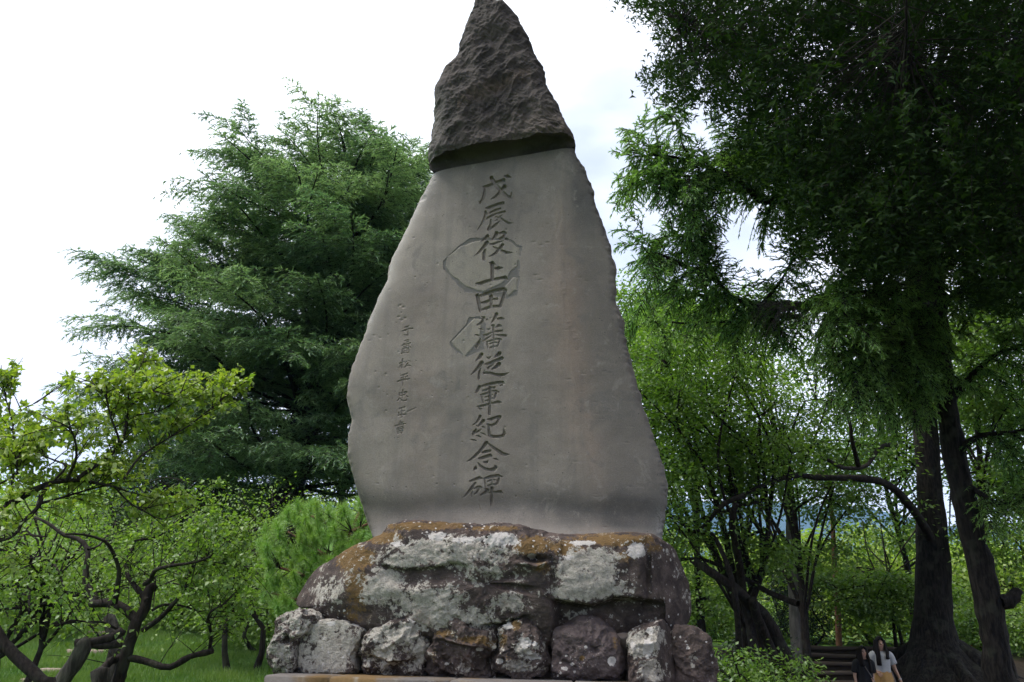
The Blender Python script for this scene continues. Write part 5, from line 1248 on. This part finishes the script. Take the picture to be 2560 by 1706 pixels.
# thin red trunk and a grey trunk by the steps
def pole_tree(name, label, px, D, r0, r1, bark, blobs=None, **k):
    px = np.array(px, float); pts = at(px[:, 0], px[:, 1], D); b = np.array([pts[0][0], pts[0][1], float(gz(pts[0][0], pts[0][1])) - .1])
    pts = resample(np.vstack([b, pts]) if pts[0][2] > b[2] + .1 else pts, .3)
    root = thing(name, tuple(b + [0, 0, .1]), label, "tree")
    A = Acc(); tube(A, pts, np.linspace(r0, r1, len(pts)), 9, .12, 6); A.obj("trunk", bark, root, smooth=True)
    top = pts[-1]; C = top + rng.normal(size=(50, 3)) * np.array([1.0, .8, .5])
    tw = Acc(); dv = C - top; twig_geo(tw, np.repeat(top[None], 50, 0), nrm(dv), np.linalg.norm(dv, axis=1), .02); tw.obj("twigs", bark, root, kind="stuff")
    rep = np.repeat(np.arange(50), 60); q = rng.normal(size=(3000, 3)) * .22
    A = Acc(); add_leaves(A, 'needle', C[rep] + q, rand_unit(3000, rng), rand_unit(3000, rng), .16, .03, rng.uniform(0, 1, 3000)); A.obj("foliage", LEAF_LARCH, root, kind="stuff")
pole_tree("pine_trunk_tree", "slender pine with a straight reddish trunk at the head of the steps", [(2098, 1610), (2094, 1520), (2086, 1400), (2080, 1280), (2070, 1180)], 22.5, .085, .05, BARK_RED)
pole_tree("grey_trunk_tree", "pale grey straight trunk rising at the near edge of the steps", [(1992, 1610), (1985, 1500), (1978, 1390), (1974, 1250), (1960, 1100)], 19.6, .14, .08, bark_mat("pale_bark", (0.085, 0.078, 0.07), (0.17, 0.155, 0.14), 6))

# ---- larch: furrowed leaning trunk, weeping sprays
rng = np.random.default_rng(31)
DL = 11.5
lb0 = at(2505, 1760, DL); lz = float(gz(lb0[0], lb0[1]))
lt = resample(np.vstack([[lb0[0] + .1, lb0[1], lz - .1], at(np.array([2500, 2480, 2448, 2412, 2385, 2362, 2345, 2320, 2290]), np.array([1706, 1560, 1400, 1250, 1120, 980, 800, 500, 150]), DL)]), .14)
larch = thing("larch_tree", (lb0[0], lb0[1], lz), "tall larch with a crag-barked leaning trunk and weeping green sprays", "tree")
A = Acc(); tube(A, lt, np.interp(np.linspace(0, 1, len(lt)), [0, .12, .5, 1], [.25, .175, .14, .08]), 22, .26, 9); A.obj("trunk", BARK_CRAG, larch, smooth=True)
st_ = at(np.array([2500, 2530, 2545]), np.array([1508, 1500, 1475]), DL - .1); A = Acc(); tube(A, resample(st_, .05), np.linspace(.10, .07, len(resample(st_, .05))), 8, .3, 1); A.obj("broken_limb", BARK_CRAG, larch, smooth=True)
lim = [([(2330,560),(2200,520),(2050,495),(1974,486),(1930,503),(1898,499),(1860,460),(1841,445),(1783,425),(1735,406),(1656,389),(1585,392)], [11.5,11,10.6,10.4,10.3,10.3,10.2,10.2,10.1,10,9.9,9.8], .11, .012),
       ([(1841,445),(1760,440),(1690,440),(1640,430)], [10.2,9.9,9.7,9.6], .03, .008), ([(1735,406),(1705,360),(1698,300)], [10,10,10], .02, .004), ([(1783,425),(1720,455),(1650,450)], [10.1,10.3,10.4], .02, .006), ([(1640,392),(1612,375),(1606,345)], [9.9,9.9,9.9], .012, .003),
       ([(2345,800),(2200,780),(2018,766),(1905,763),(1838,749),(1793,700),(1770,650),(1750,560),(1738,500)], [11.5,11.1,10.8,10.6,10.5,10.4,10.4,10.3,10.3], .12, .006),
       ([(1793,700),(1720,670),(1660,640),(1610,622)], [10.4,10.1,9.9,9.8], .045, .006), ([(1838,749),(1760,740),(1690,720),(1640,690)], [10.5,10.9,11,11], .04, .008), ([(1770,650),(1700,600),(1670,560)], [10.4,10.6,10.7], .03, .005), ([(1905,763),(1960,690),(1990,620)], [10.6,10.3,10.2], .03, .006),
       ([(2345,800),(2260,740),(2180,730),(2110,740),(2080,770)], [11.5,10.6,10,9.6,9.4], .09, .012), ([(2350,850),(2250,830),(2160,850),(2120,880)], [11.5,10.8,10.2,10], .07, .012), ([(2350,760),(2420,720),(2480,700)], [11.5,10.8,10.4], .07, .012), ([(2345,700),(2300,640),(2240,620),(2170,640)], [11.5,10.6,10.1,9.8], .07, .01),
       ([(2360,950),(2280,920),(2200,940),(2130,960)], [11.5,10.9,10.4,10.1], .06, .01), ([(2290,150),(2200,300),(2080,360),(1960,370),(1860,350),(1800,360)], [11.5,11.3,11.1,11,11,11], .06, .008), ([(2345,620),(2150,430),(2000,420),(1900,410)], [11.5,11.4,11.3,11.2], .06, .01),
       ([(2390,1130),(2450,1090),(2540,1080),(2600,1060)], [11.5,11.2,11,10.9], .06, .015), ([(2370,1010),(2470,900),(2560,860)], [11.5,11.1,10.8], .06, .012), ([(2400,1200),(2500,1260),(2600,1230)], [11.5,11.1,10.8], .05, .012),
       ([(2000,790),(1850,800),(1720,810),(1600,790)], [12.5,12.7,12.8,12.9], .04, .01), ([(2330,900),(2230,870),(2150,900)], [11.5,10.5,10.0], .05, .01)]
br = []
for px, D, r0, r1 in lim:
    px = np.array(px, float); pts = resample(at(px[:, 0], px[:, 1], np.array(D)), .12)
    A = Acc(); tube(A, pts, np.linspace(r0, r1, len(pts)), 8, .15, 5); A.obj("bough", BARK_CRAG, larch, smooth=True); br.append((pts, None, rng.uniform(.3, .7)))
fo = Acc(); tw = Acc(); sub = []
for p, r, v in br:
    n = len(p)
    for i in range(3, n):
        for q in range(3):
            tg = nrm(p[i] - p[i - 1]); sd = rand_unit(1, rng)[0]; up = rng.random() < .32
            d = nrm(tg * .5 + sd * .8 + np.array([0, 0, .75 if up else -.05])); l = rng.uniform(.25, .75)
            s = np.linspace(0, 1, 6)[:, None]; sub.append((p[i] + d * l * s - np.array([0, 0, 1.0]) * ((.08 if up else .55) * l * s ** 2), None, np.clip(v + rng.normal(0, .15) + (.2 if up else 0), 0, 1)))
n1 = sprays(fo, tw, sub, rng, .055, .26, RAD(55), .25, 80, .07, .019, .05, .45, .18)
n2 = sprays(fo, tw, br, rng, .05, .07, RAD(60), .6, 80, .075, .017, .05, .5, .35)
tw.obj("twigs", BARK_CRAG, larch, kind="stuff"); fo.obj("foliage", LEAF_LARCH, larch, kind="stuff")
print("larch needles", n1, n2)
# the dead, grey hanging twigs under its lower bough
A = Acc(); P = at(rng.uniform(1885, 2000, 150), rng.uniform(752, 770, 150), 10.5 + rng.uniform(-.2, .2, 150)); d = nrm(np.stack([rng.normal(-.25, .55, 150), rng.normal(0, .3, 150), rng.uniform(-1, .15, 150)], -1))
twig_geo(A, P, d, rng.uniform(.2, .55, 150), .005, .5); A.obj("dead_twigs", bark_mat("dead_wood", (0.10, 0.085, 0.075), (0.2, 0.175, 0.16), 10), larch, kind="stuff")

# ---- ginkgo: buttressed trunk and the dark canopy overhead
rng = np.random.default_rng(40)
DG = 18.5
g0 = at(2345, 1650, DG); gzz = float(gz(g0[0], g0[1]))
gk = thing("ginkgo_tree", (g0[0], g0[1], gzz), "great ginkgo with a buttressed trunk and a dark overhanging canopy of fan leaves", "tree")
gt = resample(np.vstack([[g0[0], g0[1], gzz - .2], at(np.array([2335, 2332, 2335, 2330, 2315, 2300, 2290, 2290]), np.array([1620, 1540, 1440, 1300, 1120, 900, 600, 300]), DG)]), .15)
th = np.linspace(0, 1, len(gt))
A = Acc(); tube(A, gt, np.interp(th, [0, .02, .05, .09, .2, 1], [1.15, .78, .47, .37, .31, .18]), 26, .16, 3)
A.obj("trunk", BARK_CRAG, gk, smooth=True)
for k in range(7):
    a = k * .9 + .3; dv = np.array([math.cos(a), math.sin(a), 0]); s = np.linspace(0, 1, 8)[:, None]
    q = np.array([g0[0], g0[1], 0]) + dv * (.3 + 1.9 * s); q[:, 2] = gz(q[:, 0], q[:, 1]) - .03 + .55 * (1 - s[:, 0]) ** 2
    A = Acc(); tube(A, resample(q, .12), np.linspace(.22, .05, len(resample(q, .12))), 9, .2, k); A.obj("root", BARK_CRAG, gk, smooth=True)
gpoly = [(1540,-40),(1545,20),(1600,70),(1650,95),(1655,150),(1600,190),(1590,205),(1640,240),(1690,265),(1700,282),(1745,240),(1790,290),(1805,310),(1835,270),(1850,320),(1835,380),(1880,450),(1940,520),(1960,600),(2010,640),(2070,660),(2110,700),(2200,700),(2330,650),(2440,740),(2500,800),(2560,790),(2900,800),(3500,800),(3500,-1300),(1750,-1300),(1600,-500)]
LG = []
for k in range(60):
    f = rng.uniform(.62, .98); o = gt[int(f * (len(gt) - 1))]
    tx, ty = rng.uniform(1600, 3300), rng.uniform(-1100, 560)
    while not poly_inside(np.array([tx, tx - 90]), np.array([ty + 70, ty]), gpoly).all(): tx, ty = rng.uniform(1600, 3300), rng.uniform(-1100, 560)
    e = at(tx, ty, rng.uniform(7.5, 17)) if 0 < k < 46 else (np.array([rng.uniform(2.5, 11), rng.uniform(-4, 7), rng.uniform(7, 12)]) if k else at(1700, 60, 9.2))  # the last limbs reach into the added leaves over the camera
    mid = (o + e) / 2 + [0, 0, .8]; pts = resample(np.vstack([o, mid, e]), .3)
    A = Acc(); tube(A, pts, np.linspace(.07, .01, len(pts)), 7, .12, k); A.obj("limb", BARK_DARK, gk, smooth=True); LG.append(pts)
alll = np.vstack(LG)
def shoots(n, box, dr):
    x = rng.uniform(box[0], box[2], n); y = rng.uniform(box[1], box[3], n); ok = poly_inside(x, y, gpoly); x, y = x[ok], y[ok]
    return at(x, y, rng.uniform(dr[0], dr[1], len(x)))
Cs = np.vstack([shoots(7800, (1530, -60, 2600, 760), (8.2, 12.5)), shoots(4200, (1700, -1300, 3500, 720), (7.5, 16))])
over = np.stack([rng.uniform(1.2, 12, 2600), rng.uniform(-5, 9, 2600), rng.uniform(5.5, 12.5, 2600)], -1)  # leaves mostly out of view over the camera, added to block sky light
qo = pix(over); zo = (over - CAM) @ _f; vis = (zo > .1) & (qo[:, 0] > -50) & (qo[:, 0] < 2620) & (qo[:, 1] > -60) & (qo[:, 1] < 1760)
over = over[~vis | poly_inside(qo[:, 0], qo[:, 1], gpoly) & (zo > 7)]
q = pix(Cs); dens = np.clip(.42 + (q[:, 0] - 1540) / 420, .3, 1); Cs = np.vstack([Cs[rng.random(len(Cs)) < dens], over])
near = np.array([np.argmin(((alll - c_) ** 2).sum(1)) for c_ in Cs]); dv = Cs - alll[near]; far_ = np.linalg.norm(dv, axis=1)
tw = Acc(); kk = (far_ < 1.3) & in_poly(Cs - dv * .5, gpoly) & in_poly(Cs - dv * .95, gpoly) & (np.arange(len(Cs)) % 2 == 0); twig_geo(tw, alll[near][kk], nrm(dv)[kk], far_[kk], .009, .05)
sd = nrm(nrm(dv) * .6 + rand_unit(len(Cs), rng) * .7 + np.array([-.25, -.1, -.25])); SL = rng.uniform(.25, .6, len(Cs)); kq = in_poly(Cs + sd * SL[:, None] * 1.3 + np.array([-.12, 0, -.25]), gpoly) | (Cs[:, 0] > 7); twig_geo(tw, Cs[kq], sd[kq], SL[kq] * .8, .004, .3)
tw.obj("twigs", BARK_DARK, gk, kind="stuff")
p, tg, t_ = along(Cs, sd, SL, 20, rng, .3, .0)
n = len(p); p = p + rng.normal(0, .035, (n, 3)); zz = (p - CAM) @ _f; qq = pix(p); inside = (zz > .1) & (qq[:, 0] > -50) & (qq[:, 0] < 2620) & (qq[:, 1] > -60) & (qq[:, 1] < 1760); wob = 95 * perlin(p / .55, 7) + 45 * perlin(p / .2, 8); ok = poly_inside(qq[:, 0] + wob, qq[:, 1] - .7 * wob + 15, gpoly) | ~inside; p, tg = p[ok], tg[ok]; n = len(p)
ld = nrm(tg * .3 + rand_unit(n, rng) * .8 - np.array([0, 0, .55])); nr = nrm(rand_unit(n, rng) + np.array([0, 0, .6])); sz = rng.uniform(.75, 1.2, n) * np.where(inside[ok], 1, 2.0); var = rng.uniform(0, 1, n)
q = pix(p); edge = np.where((q[:, 0] > 1530) & (q[:, 0] < 2000) & (q[:, 1] > 0) & (q[:, 1] < 620))[0]; edge = edge[np.argsort(np.linalg.norm(p[edge] - CAM, axis=1))[:2500]]
pick = rng.choice(edge, 300, replace=False); rest = np.setdiff1d(np.arange(n), pick)
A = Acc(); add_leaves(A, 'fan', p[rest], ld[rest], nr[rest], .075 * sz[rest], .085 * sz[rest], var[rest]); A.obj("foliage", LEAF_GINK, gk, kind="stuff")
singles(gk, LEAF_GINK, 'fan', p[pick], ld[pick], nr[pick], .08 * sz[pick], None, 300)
print("ginkgo leaves", n)

# ---- low growth on the right: leafy bush by the stones, ivy and dark weeds under the great trunk
UG = "low bushes along the foot of the steps"
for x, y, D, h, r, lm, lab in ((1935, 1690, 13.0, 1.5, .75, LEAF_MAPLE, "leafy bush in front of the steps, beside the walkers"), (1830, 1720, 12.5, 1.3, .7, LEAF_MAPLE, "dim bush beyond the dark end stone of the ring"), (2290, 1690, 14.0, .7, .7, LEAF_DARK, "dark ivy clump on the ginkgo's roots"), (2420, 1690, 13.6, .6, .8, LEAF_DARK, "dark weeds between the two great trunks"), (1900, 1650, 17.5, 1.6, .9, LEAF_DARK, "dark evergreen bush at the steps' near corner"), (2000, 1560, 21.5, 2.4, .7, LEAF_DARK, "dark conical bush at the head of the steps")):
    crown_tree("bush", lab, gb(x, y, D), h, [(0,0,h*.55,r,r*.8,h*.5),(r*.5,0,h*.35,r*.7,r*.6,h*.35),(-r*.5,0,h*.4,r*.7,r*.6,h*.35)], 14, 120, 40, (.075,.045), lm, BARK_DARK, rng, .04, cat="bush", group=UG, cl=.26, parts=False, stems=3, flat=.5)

# ================================================================ steps
t = NT("step_timber"); co = t.coord(); n1 = t.noise(t.scale(co, (.3, 1, 1)), 9, 5, .6)
STEP = t.pbsdf(t.mix(n1, (0.05, 0.038, 0.03), (0.13, 0.10, 0.08)), .85, t.bump(n1, .5, .02), .2)
ste = thing("steps", tuple(gb(2090, 1640, 18)), "flight of earth steps edged with dark timbers climbing between the trees", "steps")
for k in range(8):
    y = 17.1 + k * .48; z = .165 * (k + 1) + .03
    pa, pb_ = at(2012 - 16 * (k - 7) * .0, 1640, y), at(2262, 1640, y); A = Acc()
    xs = np.linspace(pa[0] - .1, pb_[0], 9); pts = np.stack([xs, y + .05 * (xs - pa[0]) / 2 + 0 * xs, z - .075 + .01 * np.sin(xs * 3 + k)], -1)
    tube(A, pts + np.array([0, 0, .025]), .05, 8, .15, k); A.obj("step_edge", STEP, ste, smooth=True)
    A = Acc(); block(A, np.array([pa[0] - .1, y + .06, 0]), np.array([1., 0, 0]), np.array([0, 1., 0]), pb_[0] - pa[0] + .1, .46, z - .4, z - .02, .01, k); A.obj("step_tread", GROUND_M, ste)
# stone-edged path steps on the lawn
t = NT("path_stone"); co = t.coord(); n1 = t.noise(co, 9, 5, .6); PST = t.pbsdf(t.mix(n1, (0.20, 0.15, 0.12), (0.36, 0.29, 0.25)), .9, t.bump(n1, .4, .02), .2)
pth = thing("lawn_steps", tuple(gb(120, 1640, 12)), "pale stone edgings stepping up the lawn behind the plum trees", "steps")
for x0, x1, y_, D in ((-30, 56, 1683, 11.0), (70, 128, 1667, 11.9), (60, 128, 1649, 12.6), (105, 165, 1636, 13.4), (170, 262, 1603, 15.5), (196, 262, 1590, 16.4), (220, 272, 1576, 17.4)):
    a, b = gb(x0, y_, D), gb(x1, y_, D); z = max(a[2], b[2]); A = Acc()
    block(A, np.array([a[0], D, 0]), np.array([1., 0, 0]), np.array([0, 1., 0]), b[0] - a[0], .22, z - .2, z + .07, .015, int(D)); A.obj("step_edge", PST, pth)
# red-edged plank seat beyond the great trunk
t = NT("red_paint"); RED = t.pbsdf((0.40, 0.075, 0.045), .6, None, .3)
be = gb(2433, 1612, 24); bt = at(2433, 1611, 24)[2]; bx0, bx1 = at(2406, 1611, 24)[0], at(2462, 1611, 24)[0]
bench = thing("bench", (be[0], be[1], be[2]), "low bench with a red plank seat, glimpsed between the two great trunks", "bench")
A = Acc(); block(A, np.array([bx0, 23.8, 0]), np.array([1., 0, 0]), np.array([0, 1., 0]), bx1 - bx0, .36, bt - .06, bt, .01); A.obj("seat", RED, bench)
for xx in (bx0 + .06, bx1 - .14):
    A = Acc(); block(A, np.array([xx, 23.85, 0]), np.array([1., 0, 0]), np.array([0, 1., 0]), .08, .26, be[2] - .05, bt - .06, .005); A.obj("leg", STEP, bench)

# ================================================================ grass
rng = np.random.default_rng(50)
n = 200000; D = 8.5 + 15 * rng.random(n) ** 1.25; x = at(rng.uniform(-520, 760, n), 1600 + 0 * D, D)[:, 0]
p = np.stack([x, D, gz(x, D)], -1); d = nrm(rand_unit(n, rng) * .55 + np.array([0, 0, 1.0]))
clump = fbm(np.stack([x * 1.3, D * 1.3, x * 0], -1), 3, seed=3)
soilm = (perlin(np.stack([x * .6, D * .9, x * 0], -1), 7) > .52) & (D > 15); keep = ~soilm; p, d, clump = p[keep], d[keep], clump[keep]; n = len(p)
GR = leaf_mat("grass_blade", (0.065, 0.15, 0.024), (0.20, 0.29, 0.06), .35, .03)
A = Acc(); add_leaves(A, 'needle', p, d, rand_unit(n, rng), np.clip(.10 + .05 * clump, .05, .2) * rng.uniform(.6, 1.3, n), .012, np.clip(.45 + .4 * clump + rng.normal(0, .15, n), 0, 1))
g = A.obj("grass", GR, None); tag(g, None, None, None, 'stuff')

# ================================================================ the two walkers
def plain(name, col, rough=.8, spec=.2):
    t = NT(name); co = t.coord(); n1 = t.noise(co, 30, 3); c2 = tuple(min(1, v * 1.25) for v in col)
    return t.pbsdf(t.mix(n1, col, c2), rough, t.bump(n1, .25, .01), spec)
SKIN = plain("skin", (0.36, 0.215, 0.155), .55, .35); HAIR = plain("dark_hair", (0.008, 0.006, 0.006), .75, .12)
WHITE = plain("white_blouse_cloth", (0.36, 0.36, 0.37)); MUST = plain("ochre_skirt_cloth", (0.34, 0.20, 0.075)); BLACK = plain("black_dress_cloth", (0.012, 0.012, 0.014)); GREYC = plain("grey_cardigan_cloth", (0.16, 0.14, 0.13)); SHOE = plain("shoe_leather", (0.03, 0.025, 0.022), .5); EYE = plain("eye_dark", (0.012, 0.01, 0.01), .3); LIP = plain("lips", (0.30, 0.12, 0.10), .5); REDB = plain("red_bag_leather", (0.10, 0.028, 0.024), .5)
def skin_body(root, joints, edges, mat):
    """one continuous skinned surface from a skeleton: joints {name: (x, y, z, r)}"""
    names = list(joints); me = bpy.data.meshes.new("body")
    me.from_pydata([joints[k][:3] for k in names], [(names.index(a), names.index(b)) for a, b in edges], []); me.update()
    o = bpy.data.objects.new("body", me); COL.objects.link(o)
    sk = o.modifiers.new("skin", 'SKIN'); sk.use_smooth_shade = True
    for i, k in enumerate(names):
        r = joints[k][3]; me.skin_vertices[0].data[i].radius = (r, r) if len(joints[k]) < 5 else (r, joints[k][4])
    me.skin_vertices[0].data[0].use_root = True
    ss = o.modifiers.new("sub", 'SUBSURF'); ss.levels = 2; ss.render_levels = 2
    dg = bpy.context.evaluated_depsgraph_get(); me2 = bpy.data.meshes.new_from_object(o.evaluated_get(dg)); bpy.data.objects.remove(o)
    me2.name = "body"; me2.materials.clear(); me2.materials.append(mat)
    o = bpy.data.objects.new("body", me2); COL.objects.link(o); o.parent = root
    return o
def loft(name, root, rings, mat, sides=28, fold=0.0, nf=9, closed=False, seed=0):
    """garment: rings (z, cx, cy, rx, ry), folds deepen towards the last ring"""
    rings = np.asarray(rings, float); s = np.linspace(0, 1, 4 * len(rings)); rr = np.array([np.interp(s, np.linspace(0, 1, len(rings)), rings[:, k]) for k in range(5)]).T
    th = np.linspace(0, 2 * np.pi, sides, endpoint=False); f = 1 + fold * s[:, None] * np.sin(nf * th[None] + seed + 1.3 * s[:, None])
    v = np.stack([rr[:, 1:2] + rr[:, 3:4] * np.cos(th) * f, rr[:, 2:3] + rr[:, 4:5] * np.sin(th) * f, rr[:, 0:1] + 0 * th[None]], -1)
    n = len(rr); i = np.arange(n - 1)[:, None] * sides; j = np.arange(sides)[None]; j2 = (j + 1) % sides
    q = np.stack([i + j, i + sides + j, i + sides + j2, i + j2], -1).reshape(-1, 4)
    me = make_mesh(name, v.reshape(-1, 3), q, True); me.materials.append(mat); o = bpy.data.objects.new(name, me); COL.objects.link(o); o.parent = root; return o
def local_tube(name, root, pts, r, mat, sides=8):
    A = Acc(); p = resample(np.array(pts, float), .02); tube(A, p, np.linspace(*(r if isinstance(r, tuple) else (r, r)), len(p)), sides)
    me = make_mesh(name, np.concatenate(A.v), [np.concatenate(x) for x in A.f.values()], True); me.materials.append(mat); o = bpy.data.objects.new(name, me); COL.objects.link(o); o.parent = root; return o
def person(label, x, D, H, arms, face_yaw):
    b = at(x, 1640, D); root = thing("person", (b[0], b[1], float(gz(b[0], b[1])) + .0), label, "person"); root.rotation_euler = (0, 0, face_yaw)
    k = H / 1.6
    J = {'pelvis': (0, 0, .86, .125, .10), 'waist': (0, .005, 1.00, .105, .082), 'chest': (0, .0, 1.17, .125, .095), 'neck0': (0, .015, 1.31, .06, .055), 'neck': (0, .0, 1.375, .045, .045), 'chin': (0, -.035, 1.425, .058, .06), 'head': (0, -.005, 1.50, .075, .085), 'crown': (0, .005, 1.56, .05, .058),
         'nose': (0, -.10, 1.475, .011, .013)}
    E = [('pelvis', 'waist'), ('waist', 'chest'), ('chest', 'neck0'), ('neck0', 'neck'), ('neck', 'chin'), ('chin', 'head'), ('head', 'crown'), ('head', 'nose')]
    for s, nm in ((-1, 'L'), (1, 'R')):
        st = 1 if s > 0 else -1
        J.update({nm + 'hip': (s * .085, 0, .80, .085, .085), nm + 'knee': (s * .09, -.02 - .03 * st, .46, .055, .055), nm + 'calf': (s * .09, .01 - .02 * st, .32, .05, .052), nm + 'ankle': (s * .09, .02 - .05 * st, .085, .034, .036), nm + 'toe': (s * .10, -.11 - .05 * st, .035, .036, .026)})
        E += [('pelvis', nm + 'hip'), (nm + 'hip', nm + 'knee'), (nm + 'knee', nm + 'calf'), (nm + 'calf', nm + 'ankle'), (nm + 'ankle', nm + 'toe')]
        sh, el, wr = arms[0 if s < 0 else 1]
        J.update({nm + 'sh': sh + (.056, .055), nm + 'el': el + (.037, .037), nm + 'wr': wr + (.025, .022)})
        E += [('neck0', nm + 'sh'), (nm + 'sh', nm + 'el'), (nm + 'el', nm + 'wr')]
        w = np.array(wr); hd = nrm(w - np.array(el)); sd = nrm(np.cross(hd, np.array([0, 1.0, .1]))); pal = w + hd * .05
        J[nm + 'palm'] = tuple(pal) + (.033, .016); E.append((nm + 'wr', nm + 'palm'))
        for q in range(4):
            o = pal + hd * .035 + sd * (q - 1.5) * .019; l = (.062, .07, .066, .05)[q]; m = o + hd * l * .55; e = m + (hd * .8 + np.array([0, -.6, 0])) * l * .45
            for a, pt, r in (('a', o, .0095), ('b', m, .0085), ('c', e, .0065)): J[f'{nm}f{q}{a}'] = tuple(pt) + (r, r)
            E += [(nm + 'palm', f'{nm}f{q}a'), (f'{nm}f{q}a', f'{nm}f{q}b'), (f'{nm}f{q}b', f'{nm}f{q}c')]
        o = w + hd * .03 - sd * s * .03; m = o + (hd * .5 - sd * s * .5) * .05; J[nm + 'ta'] = tuple(o) + (.012, .012); J[nm + 'tb'] = tuple(m + hd * .02) + (.009, .009); E += [(nm + 'wr', nm + 'ta'), (nm + 'ta', nm + 'tb')]
    skin_body(root, J, E, SKIN); root.scale = (k, k, k)
    for s in (-1, 1):
        local_tube("eye", root, [(s * .030 - .012, -.082, 1.492), (s * .030, -.088, 1.494), (s * .030 + .012, -.082, 1.492)], .006, EYE, 6)
        local_tube("eyebrow", root, [(s * .030 - .018, -.085, 1.512), (s * .030 + .018, -.080, 1.512)], .004, HAIR, 5)
        local_tube("shoe", root, [(s * .092, .06 - .05 * s, .035), (s * .098, -.06 - .05 * s, .03), (s * .103, -.15 - .05 * s, .025)], (.045, .035), SHOE, 10)
    local_tube("mouth", root, [(-.02, -.088, 1.437), (0, -.094, 1.436), (.02, -.088, 1.437)], .006, LIP, 6)
    return root
def hair(root, side_front):
    # cap over the skull, open at the face, then long locks
    th = np.linspace(-.30 * np.pi, 1.30 * np.pi, 26); ph = np.linspace(0, 1, 12); v = []
    for p_ in ph:
        z = 1.615 - .20 * p_ ** 1.4; r = .10 * math.sin(min(1, .12 + p_ * 1.1) * math.pi / 2)
        for t in th: v.append((r * 1.0 * math.cos(t), .012 + r * 1.12 * math.sin(t) , z))
    f = [[a * 26 + b, a * 26 + b + 1, a * 26 + 27 + b, a * 26 + 26 + b] for a in range(11) for b in range(25)]
    A = Acc(); A.add(v, np.array(f))
    for t in np.linspace(-.28 * np.pi, 1.28 * np.pi, 30):
        x0, y0 = .098 * math.cos(t), .014 + .108 * math.sin(t); fr = y0 < .03
        ln = .42 if (not fr or (x0 * side_front) > 0) else .30
        tube(A, resample([(x0 * .9, y0 * .9, 1.55), (x0 * 1.05, y0, 1.44), (x0 * 1.12, y0 + (-.05 if fr else .02), 1.32), (x0 * 1.05 + .01 * math.sin(t * 9), y0 + (-.09 if fr else .03), 1.50 - ln)], .04), .020, 6)
    tube(A, resample([(0, -.045, 1.575), (0, -.01, 1.588), (0, .04, 1.585), (0, .08, 1.55)], .03), .034, 10)
    for s in (-1, 1): tube(A, resample([(0, -.062, 1.585), (s * .045, -.068, 1.555), (s * .078, -.045, 1.49)], .02), .020, 6)
    me = make_mesh("hair", np.concatenate(A.v), [np.concatenate(x) for x in A.f.values()], True); me.materials.append(HAIR); o = bpy.data.objects.new("hair", me); COL.objects.link(o); o.parent = root
w = person("woman in a white blouse and ochre skirt with long dark hair, walking down the steps", 2203, 16.6, 1.53,
           [((-.155, .0, 1.27), (-.225, .05, 1.05), (-.15, -.10, .96)), ((.155, .0, 1.27), (.235, .02, 1.02), (.30, -.06, .80))], RAD(-6))
hair(w, -1)
loft("blouse", w, [(1.345, 0, .012, .075, .065), (1.315, 0, .01, .125, .085), (1.26, 0, .0, .168, .115), (1.14, 0, -.005, .160, .125), (1.02, 0, 0, .148, .122), (.955, 0, 0, .152, .125)], WHITE, 30, .035, 7)
for s, e in ((-1, (-.205, .03, 1.12)), (1, (.212, .012, 1.11))): local_tube("sleeve", w, [(s * .12, 0, 1.285), (s * .17, .008, 1.25), e], (.072, .078), WHITE, 14)
loft("skirt", w, [(.985, 0, 0, .140, .118), (.86, 0, 0, .175, .150), (.60, 0, -.01, .205, .175), (.22, 0, -.01, .245, .205)], MUST, 60, .07, 11)
loft("cardigan", w, [(.98, .13, .05, .05, .06), (.8, .17, .05, .07, .07), (.4, .20, .06, .075, .08)], GREYC, 20, .1, 5)
local_tube("wristband", w, [(.283, -.045, .845), (.290, -.05, .825)], .033, WHITE, 12)
loft("bag", w, [(.78, .31, -.06, .03, .03), (.74, .32, -.06, .07, .05), (.60, .33, -.06, .08, .055), (.56, .33, -.06, .03, .02)], REDB, 18)
g_ = person("person in a black dress with long dark hair and a thin diagonal bag strap", 2157, 16.2, 1.37,
           [((-.155, .0, 1.27), (-.215, .03, 1.02), (-.225, -.05, .80)), ((.155, .0, 1.27), (.20, .05, 1.04), (.12, -.10, .95))], RAD(4))
hair(g_, 1)
loft("dress", g_, [(1.345, 0, .012, .075, .065), (1.315, 0, .01, .125, .085), (1.26, 0, .0, .172, .118), (1.14, 0, -.005, .165, .13), (1.0, 0, 0, .165, .13), (.80, 0, 0, .205, .165), (.5, 0, 0, .25, .20), (.25, 0, 0, .285, .225)], BLACK, 48, .06, 9)
for s, e in ((-1, (-.205, .02, 1.08)), (1, (.20, .035, 1.08))): local_tube("sleeve", g_, [(s * .12, 0, 1.285), (s * .17, .008, 1.25), e], (.072, .075), BLACK, 14)
local_tube("bag_strap", g_, [(-.09, -.03, 1.345), (-.075, -.125, 1.25), (.02, -.145, 1.08), (.12, -.145, .92), (.19, -.12, .80)], .009, GREYC, 6)
